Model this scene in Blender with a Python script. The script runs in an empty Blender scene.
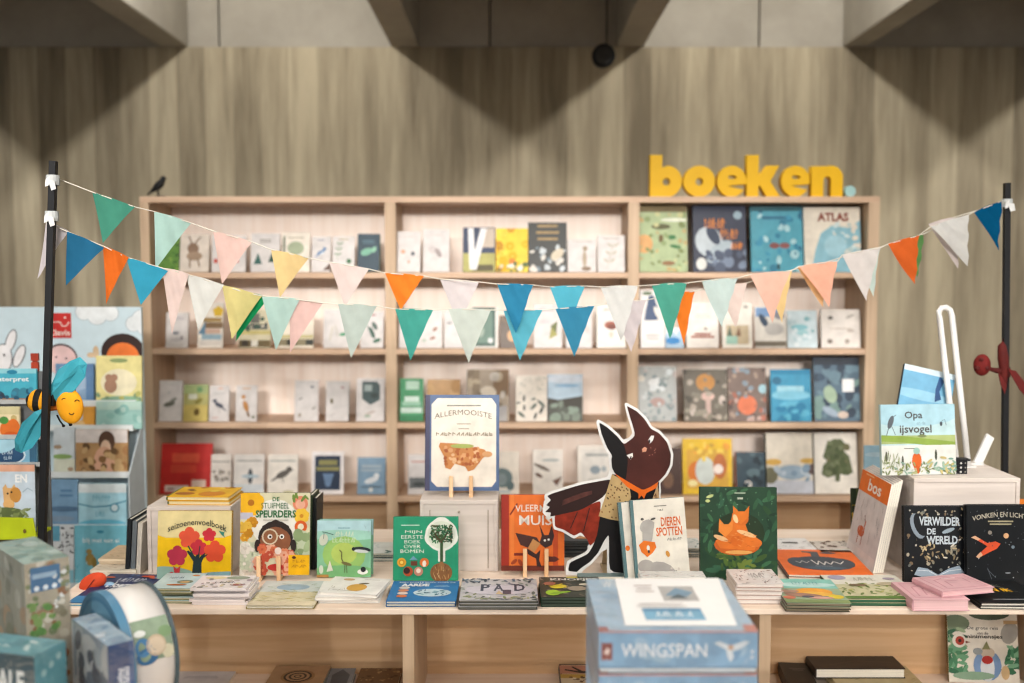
import bpy, bmesh, math, random
from mathutils import Vector, Matrix
R_ = math.radians
scene = bpy.context.scene
COL = scene.collection
LAMP_E, WORLD_E, FSTOP, EXPO, SPOT_E, INK_ALB = 178.0, 0.28, 1.6, 0.2, 510.0, 0.8
# ---------------------------------------------------------------- camera model
H, PITCH, F = 1.65, R_(3.8), 1000.0
cp, sp = math.cos(PITCH), math.sin(PITCH)
def ratio(v):
    b = (341.5 - v) / F
    return (b * cp - sp) / (cp + b * sp)
def cdepth(Y, z): return Y * cp - (z - H) * sp
def P(u, v, Y):
    z = H + ratio(v) * Y
    return Vector(((u - 512) / F * cdepth(Y, z), Y, z))
def PZ(u, v, z):
    return P(u, v, (z - H) / ratio(v))
def XU(u, Y, z): return (u - 512) / F * cdepth(Y, z)
TABLE = 0.75
# ---------------------------------------------------------------- materials
def lin(c): return c / 12.92 if c <= 0.04045 else ((c + 0.055) / 1.055) ** 2.4
def rgb(hx):
    hx = hx.lstrip('#')
    return tuple(lin(int(hx[i:i + 2], 16) / 255) for i in (0, 2, 4))
MC = {}
def newmat(name):
    m = bpy.data.materials.new(name); m.use_nodes = True
    nt = m.node_tree
    return m, nt, nt.nodes['Principled BSDF']
def ink(hx, rough=0.45, var=0.12, scale=22.0, coat=0.0):
    """printed or painted colour with a slight procedural mottling"""
    key = (hx, rough, var, scale, coat)
    if key in MC: return MC[key]
    m, nt, b = newmat('ink_' + hx.lstrip('#'))
    c = [x * INK_ALB for x in rgb(hx)]
    tc = nt.nodes.new('ShaderNodeTexCoord'); nz = nt.nodes.new('ShaderNodeTexNoise')
    nz.inputs['Scale'].default_value = scale; nz.inputs['Detail'].default_value = 4
    nt.links.new(tc.outputs['Object'], nz.inputs['Vector'])
    rp = nt.nodes.new('ShaderNodeValToRGB')
    rp.color_ramp.elements[0].position = 0.3; rp.color_ramp.elements[1].position = 0.7
    rp.color_ramp.elements[0].color = (*[x * (1 - var) for x in c], 1)
    rp.color_ramp.elements[1].color = (*[min(1, x * (1 + var)) for x in c], 1)
    nt.links.new(nz.outputs['Fac'], rp.inputs['Fac']); nt.links.new(rp.outputs['Color'], b.inputs['Base Color'])
    b.inputs['Roughness'].default_value = rough
    b.inputs['Specular IOR Level'].default_value = 0.22
    b.inputs['Coat Weight'].default_value = coat
    b.inputs['Coat Roughness'].default_value = 0.12
    MC[key] = m
    return m
def wood(name, c0, c1, axis='Z', scale=9.0, rough=0.55):
    if name in MC: return MC[name]
    m, nt, b = newmat(name)
    tc = nt.nodes.new('ShaderNodeTexCoord'); mp = nt.nodes.new('ShaderNodeMapping')
    s = {'X': (0.6, 14, 14), 'Z': (14, 14, 0.6), 'Y': (14, 0.6, 14)}[axis]
    mp.inputs['Scale'].default_value = s
    nt.links.new(tc.outputs['Object'], mp.inputs['Vector'])
    nz = nt.nodes.new('ShaderNodeTexNoise'); nz.inputs['Scale'].default_value = scale / 4; nz.inputs['Detail'].default_value = 6
    nz.inputs['Distortion'].default_value = 0.6
    nt.links.new(mp.outputs['Vector'], nz.inputs['Vector'])
    n2 = nt.nodes.new('ShaderNodeTexNoise'); n2.inputs['Scale'].default_value = 3.0
    nt.links.new(tc.outputs['Object'], n2.inputs['Vector'])
    mx = nt.nodes.new('ShaderNodeMath'); mx.operation = 'MULTIPLY_ADD'; mx.inputs[1].default_value = 0.35
    nt.links.new(n2.outputs['Fac'], mx.inputs[0]); nt.links.new(nz.outputs['Fac'], mx.inputs[2])
    rp = nt.nodes.new('ShaderNodeValToRGB')
    rp.color_ramp.elements[0].position = 0.45; rp.color_ramp.elements[1].position = 0.85
    rp.color_ramp.elements[0].color = (*rgb(c0), 1); rp.color_ramp.elements[1].color = (*rgb(c1), 1)
    nt.links.new(mx.outputs[0], rp.inputs['Fac']); nt.links.new(rp.outputs['Color'], b.inputs['Base Color'])
    b.inputs['Roughness'].default_value = rough
    MC[name] = m
    return m
def concrete(name, ca, cb, plank):
    m, nt, b = newmat(name)
    tc = nt.nodes.new('ShaderNodeTexCoord'); L = nt.links
    sx = nt.nodes.new('ShaderNodeSeparateXYZ'); L.new(tc.outputs['Object'], sx.inputs[0])
    mp = nt.nodes.new('ShaderNodeMapping'); mp.inputs['Scale'].default_value = (9, 9, 0.7) if plank else (1.5, 1.5, 1.5)
    L.new(tc.outputs['Object'], mp.inputs['Vector'])
    nz = nt.nodes.new('ShaderNodeTexNoise'); nz.inputs['Scale'].default_value = 1.3; nz.inputs['Detail'].default_value = 7; nz.inputs['Roughness'].default_value = 0.65
    L.new(mp.outputs['Vector'], nz.inputs['Vector'])
    fac = nz.outputs['Fac']
    dv = nt.nodes.new('ShaderNodeMath'); dv.operation = 'DIVIDE'; dv.inputs[1].default_value = 0.165
    L.new(sx.outputs['X'], dv.inputs[0])
    fl = nt.nodes.new('ShaderNodeMath'); fl.operation = 'FLOOR'; L.new(dv.outputs[0], fl.inputs[0])
    wn = nt.nodes.new('ShaderNodeTexWhiteNoise'); wn.noise_dimensions = '1D'; L.new(fl.outputs[0], wn.inputs['W'])
    m1 = nt.nodes.new('ShaderNodeMath'); m1.operation = 'MULTIPLY_ADD'; m1.inputs[1].default_value = 0.3 if plank else 0.0
    L.new(wn.outputs['Value'], m1.inputs[0]); L.new(fac, m1.inputs[2])
    rp = nt.nodes.new('ShaderNodeValToRGB'); rp.color_ramp.elements[0].position = 0.42; rp.color_ramp.elements[1].position = 0.86
    rp.color_ramp.elements[0].color = (*rgb(ca), 1); rp.color_ramp.elements[1].color = (*rgb(cb), 1)
    L.new(m1.outputs[0], rp.inputs['Fac']); L.new(rp.outputs['Color'], b.inputs['Base Color'])
    bp = nt.nodes.new('ShaderNodeBump'); bp.inputs['Strength'].default_value = 0.35; bp.inputs['Distance'].default_value = 0.02
    L.new(m1.outputs[0], bp.inputs['Height']); L.new(bp.outputs['Normal'], b.inputs['Normal'])
    b.inputs['Roughness'].default_value = 0.85
    return m
def paper_edges(hx='#e6decd', name='page_edges'):
    key = (name, hx)
    if key in MC: return MC[key]
    m, nt, b = newmat(name)
    tc = nt.nodes.new('ShaderNodeTexCoord'); mp = nt.nodes.new('ShaderNodeMapping'); mp.inputs['Scale'].default_value = (3, 900, 3)
    nt.links.new(tc.outputs['Object'], mp.inputs['Vector'])
    nz = nt.nodes.new('ShaderNodeTexNoise'); nz.inputs['Scale'].default_value = 1.0
    nt.links.new(mp.outputs['Vector'], nz.inputs['Vector'])
    rp = nt.nodes.new('ShaderNodeValToRGB'); c = rgb(hx)
    rp.color_ramp.elements[0].position = 0.3; rp.color_ramp.elements[1].position = 0.6
    rp.color_ramp.elements[0].color = (*[x * 0.72 for x in c], 1); rp.color_ramp.elements[1].color = (*c, 1)
    nt.links.new(nz.outputs['Fac'], rp.inputs['Fac']); nt.links.new(rp.outputs['Color'], b.inputs['Base Color'])
    b.inputs['Roughness'].default_value = 0.8
    MC[key] = m
    return m
def crepe(hx):
    key = ('crepe', hx)
    if key in MC: return MC[key]
    m = bpy.data.materials.new('crepe_' + hx.lstrip('#')); m.use_nodes = True
    nt = m.node_tree; nt.nodes.clear()
    out = nt.nodes.new('ShaderNodeOutputMaterial'); mix = nt.nodes.new('ShaderNodeMixShader'); mix.inputs[0].default_value = 0.4
    d = nt.nodes.new('ShaderNodeBsdfDiffuse'); t = nt.nodes.new('ShaderNodeBsdfTranslucent')
    tc = nt.nodes.new('ShaderNodeTexCoord'); nz = nt.nodes.new('ShaderNodeTexNoise'); nz.inputs['Scale'].default_value = 30
    nt.links.new(tc.outputs['Object'], nz.inputs['Vector'])
    rp = nt.nodes.new('ShaderNodeValToRGB'); c = [x * 0.86 for x in rgb(hx)]
    rp.color_ramp.elements[0].color = (*[x * 0.85 for x in c], 1); rp.color_ramp.elements[1].color = (*[min(1, x * 1.1) for x in c], 1)
    nt.links.new(nz.outputs['Fac'], rp.inputs['Fac'])
    nt.links.new(rp.outputs['Color'], d.inputs['Color']); nt.links.new(rp.outputs['Color'], t.inputs['Color'])
    nt.links.new(d.outputs[0], mix.inputs[1]); nt.links.new(t.outputs[0], mix.inputs[2]); nt.links.new(mix.outputs[0], out.inputs[0])
    MC[key] = m
    return m
def film():
    if 'film' in MC: return MC['film']
    m = bpy.data.materials.new('clear_wrap'); m.use_nodes = True
    nt = m.node_tree; nt.nodes.clear()
    out = nt.nodes.new('ShaderNodeOutputMaterial'); mix = nt.nodes.new('ShaderNodeMixShader')
    t = nt.nodes.new('ShaderNodeBsdfTransparent'); g = nt.nodes.new('ShaderNodeBsdfGlossy'); g.inputs['Roughness'].default_value = 0.18
    lw = nt.nodes.new('ShaderNodeLayerWeight'); lw.inputs['Blend'].default_value = 0.18
    ml = nt.nodes.new('ShaderNodeMath'); ml.operation = 'MULTIPLY_ADD'; ml.inputs[1].default_value = 0.6; ml.inputs[2].default_value = 0.07
    nt.links.new(lw.outputs['Facing'], ml.inputs[0]); nt.links.new(ml.outputs[0], mix.inputs[0])
    tc = nt.nodes.new('ShaderNodeTexCoord'); nz = nt.nodes.new('ShaderNodeTexNoise'); nz.inputs['Scale'].default_value = 14; nz.inputs['Detail'].default_value = 3; nz.inputs['Distortion'].default_value = 1.5
    bp = nt.nodes.new('ShaderNodeBump'); bp.inputs['Strength'].default_value = 0.5; bp.inputs['Distance'].default_value = 0.02
    nt.links.new(tc.outputs['Object'], nz.inputs['Vector']); nt.links.new(nz.outputs['Fac'], bp.inputs['Height'])
    nt.links.new(bp.outputs['Normal'], g.inputs['Normal']); nt.links.new(bp.outputs['Normal'], lw.inputs['Normal'])
    nt.links.new(t.outputs[0], mix.inputs[1]); nt.links.new(g.outputs[0], mix.inputs[2]); nt.links.new(mix.outputs[0], out.inputs[0])
    MC['film'] = m
    return m
BIRCH = wood('birch_plywood', '#b09578', '#c5aa8c')
BACKP = wood('pale_birch_back', '#f1ddcc', '#faecdf')
BIRCHX = wood('birch_shelf', '#b9997c', '#cdae92', 'X')
PINE = wood('table_pine', '#dcc5ae', '#eedccb', 'X')
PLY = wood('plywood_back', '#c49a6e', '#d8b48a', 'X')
WHITEWASH = wood('whitewashed_wood', '#c6bab0', '#d8cdc4', 'X')
PEG = wood('beech_peg', '#d8a878', '#ebc9a0')
BLACK = ink('#1b1c1e', 0.5, 0.1)
# ---------------------------------------------------------------- text outlines
TXT = {}
def textmesh(s, bold=0.0):
    key = (s, bold)
    if key in TXT: return TXT[key]
    cu = bpy.data.curves.new('t', 'FONT'); cu.body = s; cu.resolution_u = 2; cu.offset = bold
    cu.fill_mode = 'FRONT'
    ob = bpy.data.objects.new('t', cu); COL.objects.link(ob)
    me = ob.evaluated_get(bpy.context.evaluated_depsgraph_get()).to_mesh()
    vs = [(v.co.x, v.co.y) for v in me.vertices]; fs = [tuple(p.vertices) for p in me.polygons]
    ob.to_mesh_clear() if False else None
    x0 = min(v[0] for v in vs); x1 = max(v[0] for v in vs); y0 = min(v[1] for v in vs); y1 = max(v[1] for v in vs)
    vs = [((x - x0) / (x1 - x0), (y - y0) / (y1 - y0)) for x, y in vs]
    bpy.data.objects.remove(ob); bpy.data.curves.remove(cu)
    TXT[key] = (vs, fs)
    return TXT[key]
# ---------------------------------------------------------------- art commands (unit square of a face)
def R(x0, y0, x1, y1, c): return [('p', [(x0, y0), (x1, y0), (x1, y1), (x0, y1)], c)]
def PL(pts, c): return [('p', pts, c)]
def E(x, y, rx, ry, c, rot=0, n=16): return [('e', x, y, rx, ry, c, rot, n)]
def C(x, y, r, c, n=16): return [('c', x, y, r, c, n)]
def LN(pts, w, c): return [('l', pts, w, c)]
def T(s, x0, y0, x1, y1, c, bold=0.003, bend=0.0, rot=0): return [('t', s, x0, y0, x1, y1, c, bold, bend, rot)]
def SC(x0, y0, x1, y1, c, n=None):
    # illegible lettering: a row of uneven little strokes
    rnd = random.Random(int(x0 * 991 + y0 * 577)); n = n or max(4, int((x1 - x0) / 0.055)); o = []; st = (x1 - x0) / n
    for i in range(n):
        a = x0 + st * (i + .15); b = a + st * .6; m_ = rnd.choice((0, 1, 2)); y_ = (y0 + y1) / 2
        if m_ == 0: o += LN([(a, y0), (a, y1), (b, y_)], st * .22, c)
        elif m_ == 1: o += LN([(a, y1), (a, y0), (b, y0)], st * .22, c) + LN([(a, y_), (b, y_)], st * .2, c)
        else: o += LN([(a, y0), (b, y1)], st * .22, c) + LN([(b, y1), (b, y0)], st * .22, c)
    return o
def S(n, seed, cols, r0, r1, box=(0, 0, 1, 1), kind='e'): return [('s', n, seed, cols, r0, r1, box, kind)]
def lines(x, y, w, n, c, lh=0.03, gap=0.055, cen=True):
    rnd = random.Random(int(x * 97 + y * 31 + n)); out = []
    for i in range(n):
        k = w * rnd.uniform(0.6, 1.0); yy = y - i * gap
        x0 = x - k / 2 if cen else x
        out += R(x0, yy, x0 + k, yy + lh, c)
    return out
def bird(x, y, s, c, flip=1, belly=None, beak='#3a332c'):
    o = E(x, y, 0.5 * s, 0.22 * s, c, 25 * flip) + E(x - 0.5 * s * flip, y - 0.22 * s, 0.34 * s, 0.07 * s, c, 32 * flip)
    o += C(x + 0.42 * s * flip, y + 0.24 * s, 0.2 * s, c)
    o += PL([(x + 0.58 * s * flip, y + 0.27 * s), (x + 0.8 * s * flip, y + 0.22 * s), (x + 0.58 * s * flip, y + 0.19 * s)], beak)
    if belly: o += E(x + 0.12 * s * flip, y - 0.06 * s, 0.3 * s, 0.12 * s, belly, 25 * flip)
    o += LN([(x, y - 0.18 * s), (x + 0.02, y - 0.42 * s)], 0.03 * s, beak)
    return o
def sprig(x, y, s, c, n=5, lean=0.1, stem=None):
    o = LN([(x, y), (x + lean * s, y + s)], 0.03 * s, stem or c)
    for i in range(n):
        f = (i + 1) / (n + 0.3)
        for q in (-1, 1):
            o += E(x + lean * s * f + q * 0.17 * s, y + s * f, 0.17 * s, 0.055 * s, c, q * 35)
    return o
def flower(x, y, r, c, cc=None, n=5):
    o = []
    for i in range(n):
        a = 2 * math.pi * i / n + 0.3
        o.append(('cx', x, y, r * 0.62 * math.cos(a), r * 0.62 * math.sin(a), r * 0.52, c))
    o += C(x, y, r * 0.6, c)
    if cc: o += C(x, y, r * 0.28, cc)
    return o
# ---------------------------------------------------------------- mesh builder
def clip(poly, w, h):
    def cut(ps, ax, val, keep):
        out = []
        for i in range(len(ps)):
            a, b = ps[i - 1], ps[i]
            ia, ib = keep(a[ax], val), keep(b[ax], val)
            if ia != ib:
                t = (val - a[ax]) / (b[ax] - a[ax]); q = [0, 0]
                q[ax] = val; q[1 - ax] = a[1 - ax] + t * (b[1 - ax] - a[1 - ax]); out.append(tuple(q))
            if ib: out.append(b)
        return out
    ge = lambda a, b: a >= b
    le = lambda a, b: a <= b
    for ax, val, k in ((0, 0.0, ge), (0, w, le), (1, 0.0, ge), (1, h, le)):
        if not poly: return poly
        poly = cut(poly, ax, val, k)
    return poly
class MB:
    def __init__(s): s.v = []; s.f = []; s.m = []; s.mats = []
    def mi(s, mat):
        if isinstance(mat, str): mat = ink(mat)
        if mat not in s.mats: s.mats.append(mat)
        return s.mats.index(mat)
    def add(s, vs, fs, mat):
        k = len(s.v); i = s.mi(mat); s.v += [tuple(v) for v in vs]
        for f in fs: s.f.append([k + a for a in f]); s.m.append(i)
    def box(s, x0, x1, y0, y1, z0, z1, mat, M=None):
        vs = [Vector((x, y, z)) for z in (z0, z1) for y in (y0, y1) for x in (x0, x1)]
        if M: vs = [M @ v for v in vs]
        s.add(vs, [(0, 2, 3, 1), (4, 5, 7, 6), (0, 1, 5, 4), (2, 6, 7, 3), (0, 4, 6, 2), (1, 3, 7, 5)], mat)
    def bar(s, a, b, w, d, mat, up=Vector((0, 1, 0))):
        a, b = Vector(a), Vector(b); z = (b - a).normalized()
        x = up.cross(z)
        if x.length < 1e-4: x = Vector((1, 0, 0)).cross(z)
        x.normalize(); y = z.cross(x)
        vs = [p + x * i * w / 2 + y * j * d / 2 for p in (a, b) for j in (-1, 1) for i in (-1, 1)]
        s.add(vs, [(0, 2, 3, 1), (4, 5, 7, 6), (0, 1, 5, 4), (2, 6, 7, 3), (0, 4, 6, 2), (1, 3, 7, 5)], mat)
    def loft(s, pts, rad, mat, n=12, caps=True, flat=1.0, ref=Vector((0, 0, 1))):
        """tube through pts; rad one radius each; flat squashes along the second axis"""
        pts = [Vector(p) for p in pts]; vs = []; fs = []
        for i, p in enumerate(pts):
            d = (pts[min(i + 1, len(pts) - 1)] - pts[max(i - 1, 0)]).normalized()
            x = d.cross(ref)
            if x.length < 1e-3: x = d.cross(Vector((1, 0.01, 0)))
            x.normalize(); y = x.cross(d).normalized()
            for k in range(n):
                a = 2 * math.pi * k / n
                vs.append(p + x * math.cos(a) * rad[i] * flat + y * math.sin(a) * rad[i])
        for i in range(len(pts) - 1):
            for k in range(n):
                a, b = i * n + k, i * n + (k + 1) % n
                fs.append((a, b, b + n, a + n))
        if caps:
            fs.append(tuple(range(n - 1, -1, -1))); fs.append(tuple(range((len(pts) - 1) * n, len(pts) * n)))
        s.add(vs, fs, mat)
    def ball(s, c, rx, ry, rz, mat, M=None, n=14, m=9):
        vs = []; fs = []
        for i in range(m + 1):
            t = math.pi * i / m
            for k in range(n):
                a = 2 * math.pi * k / n
                p = Vector((rx * math.sin(t) * math.cos(a), ry * math.sin(t) * math.sin(a), rz * math.cos(t)))
                vs.append(Vector(c) + (M @ p if M else p))
        for i in range(m):
            for k in range(n):
                a, b = i * n + k, i * n + (k + 1) % n
                fs.append((a, a + n, b + n, b))
        s.add(vs, fs, mat)
    def slab(s, poly, to3, nrm, thick, mat, edge=None):
        """flat outline (2-D points) mapped by to3, given thickness along nrm"""
        n = len(poly)
        ar = sum(poly[i - 1][0] * poly[i][1] - poly[i][0] * poly[i - 1][1] for i in range(n))
        if ar < 0: poly = poly[::-1]
        a = [to3(*p) for p in poly]; b = [q - nrm * thick for q in a]
        s.add(a, [tuple(range(n))], mat)
        s.add(b, [tuple(range(n - 1, -1, -1))], edge or mat)
        s.add(a + b, [(i, n + i, n + (i + 1) % n, (i + 1) % n) for i in range(n)], edge or mat)
    def art(s, o, ux, uy, w, h, cmds, step=0.00005, lift=0.0003):
        """flat inked shapes laid on the face with corner o, edge directions ux, uy and size w x h"""
        nrm = ux.cross(uy); k = [0]
        def put(poly, c):
            poly = clip(poly, w, h)
            if len(poly) < 3: return
            q = nrm * (lift + step * k[0])
            s.add([o + ux * x + uy * y + q for x, y in poly], [tuple(range(len(poly)))], c)
        def ell(cx, cy, rx, ry, c, rot=0, n=16):
            ca, sa = math.cos(R_(rot)), math.sin(R_(rot)); ps = []
            for i in range(n):
                a = 2 * math.pi * i / n; x, y = rx * math.cos(a), ry * math.sin(a)
                ps.append((cx + x * ca - y * sa, cy + x * sa + y * ca))
            put(ps, c)
        for cmd in cmds:
            t = cmd[0]
            if t == 'p': put([(x * w, y * h) for x, y in cmd[1]], cmd[2])
            elif t == 'e': ell(cmd[1] * w, cmd[2] * h, cmd[3] * w, cmd[4] * w, cmd[5], cmd[6], cmd[7])
            elif t == 'c': ell(cmd[1] * w, cmd[2] * h, cmd[3] * w, cmd[3] * w, cmd[4], 0, cmd[5])
            elif t == 'cx': ell(cmd[1] * w + cmd[3] * w, cmd[2] * h + cmd[4] * w, cmd[5] * w, cmd[5] * w, cmd[6], 0, 10)
            elif t == 'l':
                pts = [(x * w, y * h) for x, y in cmd[1]]; hw = cmd[2] * w / 2
                for (ax, ay), (bx, by) in zip(pts, pts[1:]):
                    d = math.hypot(bx - ax, by - ay) or 1; nx, ny = -(by - ay) / d * hw, (bx - ax) / d * hw
                    ex, ey = (bx - ax) / d * hw * 0.5, (by - ay) / d * hw * 0.5
                    put([(ax - nx - ex, ay - ny - ey), (bx - nx + ex, by - ny + ey), (bx + nx + ex, by + ny + ey), (ax + nx - ex, ay + ny - ey)], cmd[3])
            elif t == 't':
                _, st, x0, y0, x1, y1, c, bold, bend, rot = cmd
                vs, fs = textmesh(st, bold); q = nrm * (lift + step * k[0]); out = []
                cx, cy = (x0 + x1) / 2 * w, (y0 + y1) / 2 * h; ca, sa = math.cos(R_(rot)), math.sin(R_(rot))
                for x, y in vs:
                    X = (x0 + x * (x1 - x0)) * w; Y = (y0 + y * (y1 - y0)) * h + bend * h * (1 - 4 * (x - 0.5) ** 2)
                    dx, dy = X - cx, Y - cy
                    X, Y = cx + dx * ca - dy * sa, cy + dx * sa + dy * ca
                    out.append(o + ux * X + uy * Y + q)
                s.add(out, fs, c)
            elif t == 's':
                _, n, seed, cols, r0, r1, bx, kind = cmd; rnd = random.Random(seed)
                for i in range(n):
                    x = rnd.uniform(bx[0], bx[2]) * w; y = rnd.uniform(bx[1], bx[3]) * h
                    r = rnd.uniform(r0, r1) * w; c = rnd.choice(cols)
                    if kind == 'e': ell(x, y, r, r * rnd.uniform(0.5, 1), c, rnd.uniform(0, 180), 10)
                    elif kind == 'leaf': ell(x, y, r, r * 0.35, c, rnd.uniform(0, 180), 8)
                    elif kind == 'dash': ell(x, y, r, r * 0.12, c, rnd.uniform(-30, 30), 6)
                    elif kind == 'grass': ell(x, y, r, r * 0.1, c, rnd.uniform(65, 115), 6)
                    elif kind == 'flower':
                        for q in range(6):
                            a = q * math.pi / 3; ell(x + r * 0.6 * math.cos(a), y + r * 0.6 * math.sin(a), r * 0.42, r * 0.42, c, 0, 8)
                        ell(x, y, r * 0.3, r * 0.3, rnd.choice(cols), 0, 8)
                    k[0] += 0.25
            k[0] += 1
    def build(s, name, parent=None, smooth=False, bevel=0.0):
        me = bpy.data.meshes.new(name); me.from_pydata(s.v, [], s.f)
        for m in s.mats: me.materials.append(m)
        me.polygons.foreach_set('material_index', s.m)
        if smooth: me.polygons.foreach_set('use_smooth', [True] * len(s.f))
        me.update()
        ob = bpy.data.objects.new(name, me); COL.objects.link(ob)
        if parent is not None: ob.parent = parent
        if bevel:
            b = ob.modifiers.new('bevel', 'BEVEL'); b.width = bevel; b.segments = 2; b.limit_method = 'ANGLE'
        return ob
def tag(o, label=None, cat=None, group=None, kind=None):
    if label: o['label'] = label
    if cat: o['category'] = cat
    if group: o['group'] = group
    if kind: o['kind'] = kind
    return o
def empty(name, loc=(0, 0, 0)):
    o = bpy.data.objects.new(name, None); o.empty_display_size = 0.05; o.location = loc; COL.objects.link(o)
    return o
X_, Y_, Z_ = Vector((1, 0, 0)), Vector((0, 1, 0)), Vector((0, 0, 1))
# ---------------------------------------------------------------- books
def book(name, label, w, h, t, cov, art=(), spine=None, group=None, soft=False, pages='#f1ead9', cat='book', boards=None):
    """closed book: front cover on y=0 facing -Y, foot on z=0, spine at -X; the cover is the thing, its page block a part"""
    mb = MB(); cm = ink(cov, 0.38); sm = ink(spine or cov, 0.42); bm_ = ink(boards or spine or cov, 0.45)
    bt = 0.0006 if soft else min(0.0022, t * 0.16); ov = 0.0 if soft else 0.003
    hw = w / 2
    mb.box(-hw, hw, 0, bt, 0, h, cm); mb.box(-hw, hw, t - bt, t, 0, h, bm_)
    ps = [(-hw, bt), (-hw - 0.0, t * 0.5), (-hw, t - bt), (-hw + bt * 1.3, t - bt), (-hw + bt * 1.3, bt)]
    ps[1] = (-hw - (0 if soft else min(0.003, t * 0.12)), t * 0.5)
    n = len(ps); vs = [(x, y, 0) for x, y in ps] + [(x, y, h) for x, y in ps]
    sb_ = MB() if spine else mb
    sb_.add(vs, [tuple(range(n))[::-1], tuple(range(n, 2 * n))] + [(i, (i + 1) % n, n + (i + 1) % n, n + i) for i in range(n)], sm)
    mb.art(Vector((-hw, 0, 0)), X_, Z_, w, h, art)
    ob = mb.build(name)
    if spine: sb_.build('spine', ob)
    pb = MB(); pb.box(-hw + bt * 1.4, hw - ov, bt, t - bt, ov, h - ov, paper_edges(pages)); pb.build('page_block', ob)
    return tag(ob, label, cat, group)
def stand(name, label, u0, u1, v0, Y, base, t, cov, art=(), lean=8, yaw=0, roll=0, spine=None, group=None, soft=False, pages='#f1ead9', boards=None, dx=0, h=None):
    if abs(base - TABLE) < 0.02 and 2.84 < Y < 3.02: Y -= 0.03
    zc = base + 0.1
    x0, x1 = XU(u0, Y, zc), XU(u1, Y, zc); w = (x1 - x0) / math.cos(R_(yaw))
    a = R_(lean)
    if h is None:
        h = 0.2
        for _ in range(4): h = (H + ratio(v0) * (Y + h * math.sin(a)) - base) / math.cos(a)
    ob = book(name, label, w, h, t, cov, art, spine, group, soft, pages, boards=boards)
    lift = t * math.sin(a) + abs(math.sin(R_(roll))) * w / 2
    ob.matrix_world = Matrix.Translation(((x0 + x1) / 2 + dx, Y, base + lift + 0.0006)) @ Matrix.Rotation(R_(yaw), 4, 'Z') @ Matrix.Rotation(-a, 4, 'X') @ Matrix.Rotation(R_(roll), 4, 'Y')
    return ob
ORD = ['top of stack', 'second from top', 'third from top', 'fourth from top', 'fifth from top']
def flat(name, desc, uL, uR, vf, vb, Yf, n, cov, art=(), base=TABLE, yaw=0, jit=0.005, spine=None, group=None, soft=False, pages='#f1ead9', boards=None, yaws=None, seed=1, ts=None, minh=0.05, desc2=None):
    if base == TABLE and Yf < 2.78: Yf -= 0.05
    ztop = H + ratio(vf) * Yf
    if ztop - base < 0.007 * n:
        ztop = base + 0.009 * n; Yf = (ztop - H) / ratio(vf)
    tt = (ztop - base) / n; Yb = (ztop - H) / ratio(vb)
    x0, x1 = XU(uL, Yf, ztop), XU(uR, Yf, ztop); rnd = random.Random(seed); obs = []
    for k in range(n):
        j = 0 if k == 0 else jit
        if n == 1: lab = desc
        else: lab = '%s, %s' % (desc if k == 0 or not desc2 else desc2, 'bottom of stack' if k == n - 1 else ORD[k])
        ob = book(name, lab, x1 - x0, max(minh, Yb - Yf), tt - 0.0005, cov, art if k == 0 else (), spine, group if n > 1 else None, soft, pages, boards=boards)
        yw = yaw if not yaws else yaws[k]
        ob.matrix_world = (Matrix.Translation(((x0 + x1) / 2 + rnd.uniform(-j, j), Yf + rnd.uniform(0, 2 * j), ztop - k * tt - 0.0002))
                           @ Matrix.Rotation(R_(yw + (rnd.uniform(-1.5, 1.5) if k and jit else 0)), 4, 'Z') @ Matrix.Rotation(R_(-90), 4, 'X'))
        obs.append(ob)
    return obs
# ================================================================ the hall
WY = 6.0                                   # concrete wall plane
ZB = H + ratio(47) * WY                    # underside of the concrete fins
def structure(o): o['kind'] = 'structure'; return o
CW = concrete('board_marked_concrete', '#796e59', '#b6aa8f', True)
CS = concrete('smooth_concrete', '#9a9487', '#b4aea1', False)
FLOORM = concrete('floor_screed', '#75695c', '#8d8173', False)
mb = MB(); mb.box(-7, 7, -9, WY, -0.1, 0, FLOORM); structure(mb.build('floor'))
mb = MB(); mb.box(-7, 7, WY, WY + 0.25, 0, ZB, CW); structure(mb.build('wall_back'))
# smooth panels above the board-marked band, with open joints between them
mb = MB(); xs = [-7.0] + [XU(u, WY, 3.2) for u in (-330, 218, 490, 760, 1090)] + [7.0]
for a, b in zip(xs, xs[1:]): mb.box(a + 0.006, b - 0.006, WY + 0.012, WY + 0.25, ZB, 4.1, CS)
structure(mb.build('trim_1'))
mb = MB(); mb.box(-7, 7, WY + 0.2501, WY + 0.35, ZB - 0.1, 4.3, CS); structure(mb.build('wall_back_upper'))
mb = MB(); mb.box(-7, 7, -9, WY + 0.25, 4.1, 4.3, CS); structure(mb.build('ceiling'))
for a, b in ((-85, -57), (160, 188), (391, 419), (616, 644), (843, 868), (1064, 1092), (1290, 1318)):
    x0, x1 = XU(a, WY, ZB), XU(b, WY, ZB)
    mb = MB(); mb.box(x0, x1, -8.8, WY + 0.01, ZB, 4.1, CS); structure(mb.build('ceiling_beam', bevel=0.01))
# ---------------------------------------------------------------- light
def lamp(x, y, z, e, r=0.05, c=(1, 0.975, 0.955)):
    l = bpy.data.lights.new('well_lamp', 'POINT'); l.energy = e; l.shadow_soft_size = r; l.color = c
    o = bpy.data.objects.new('well_lamp', l); o.location = (x, y, z); COL.objects.link(o)
LZ = H + ratio(-35) * WY
for u in (-165, 283, 748, 1196):
    for y, e in ((4.62, 0.2), (2.0, 0.22), (1.0, 0.28), (-1.0, 0.4), (-3.4, 0.85), (-6.0, 1.5)):
        lamp(XU(u, WY, LZ), y, LZ, LAMP_E * e)
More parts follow.
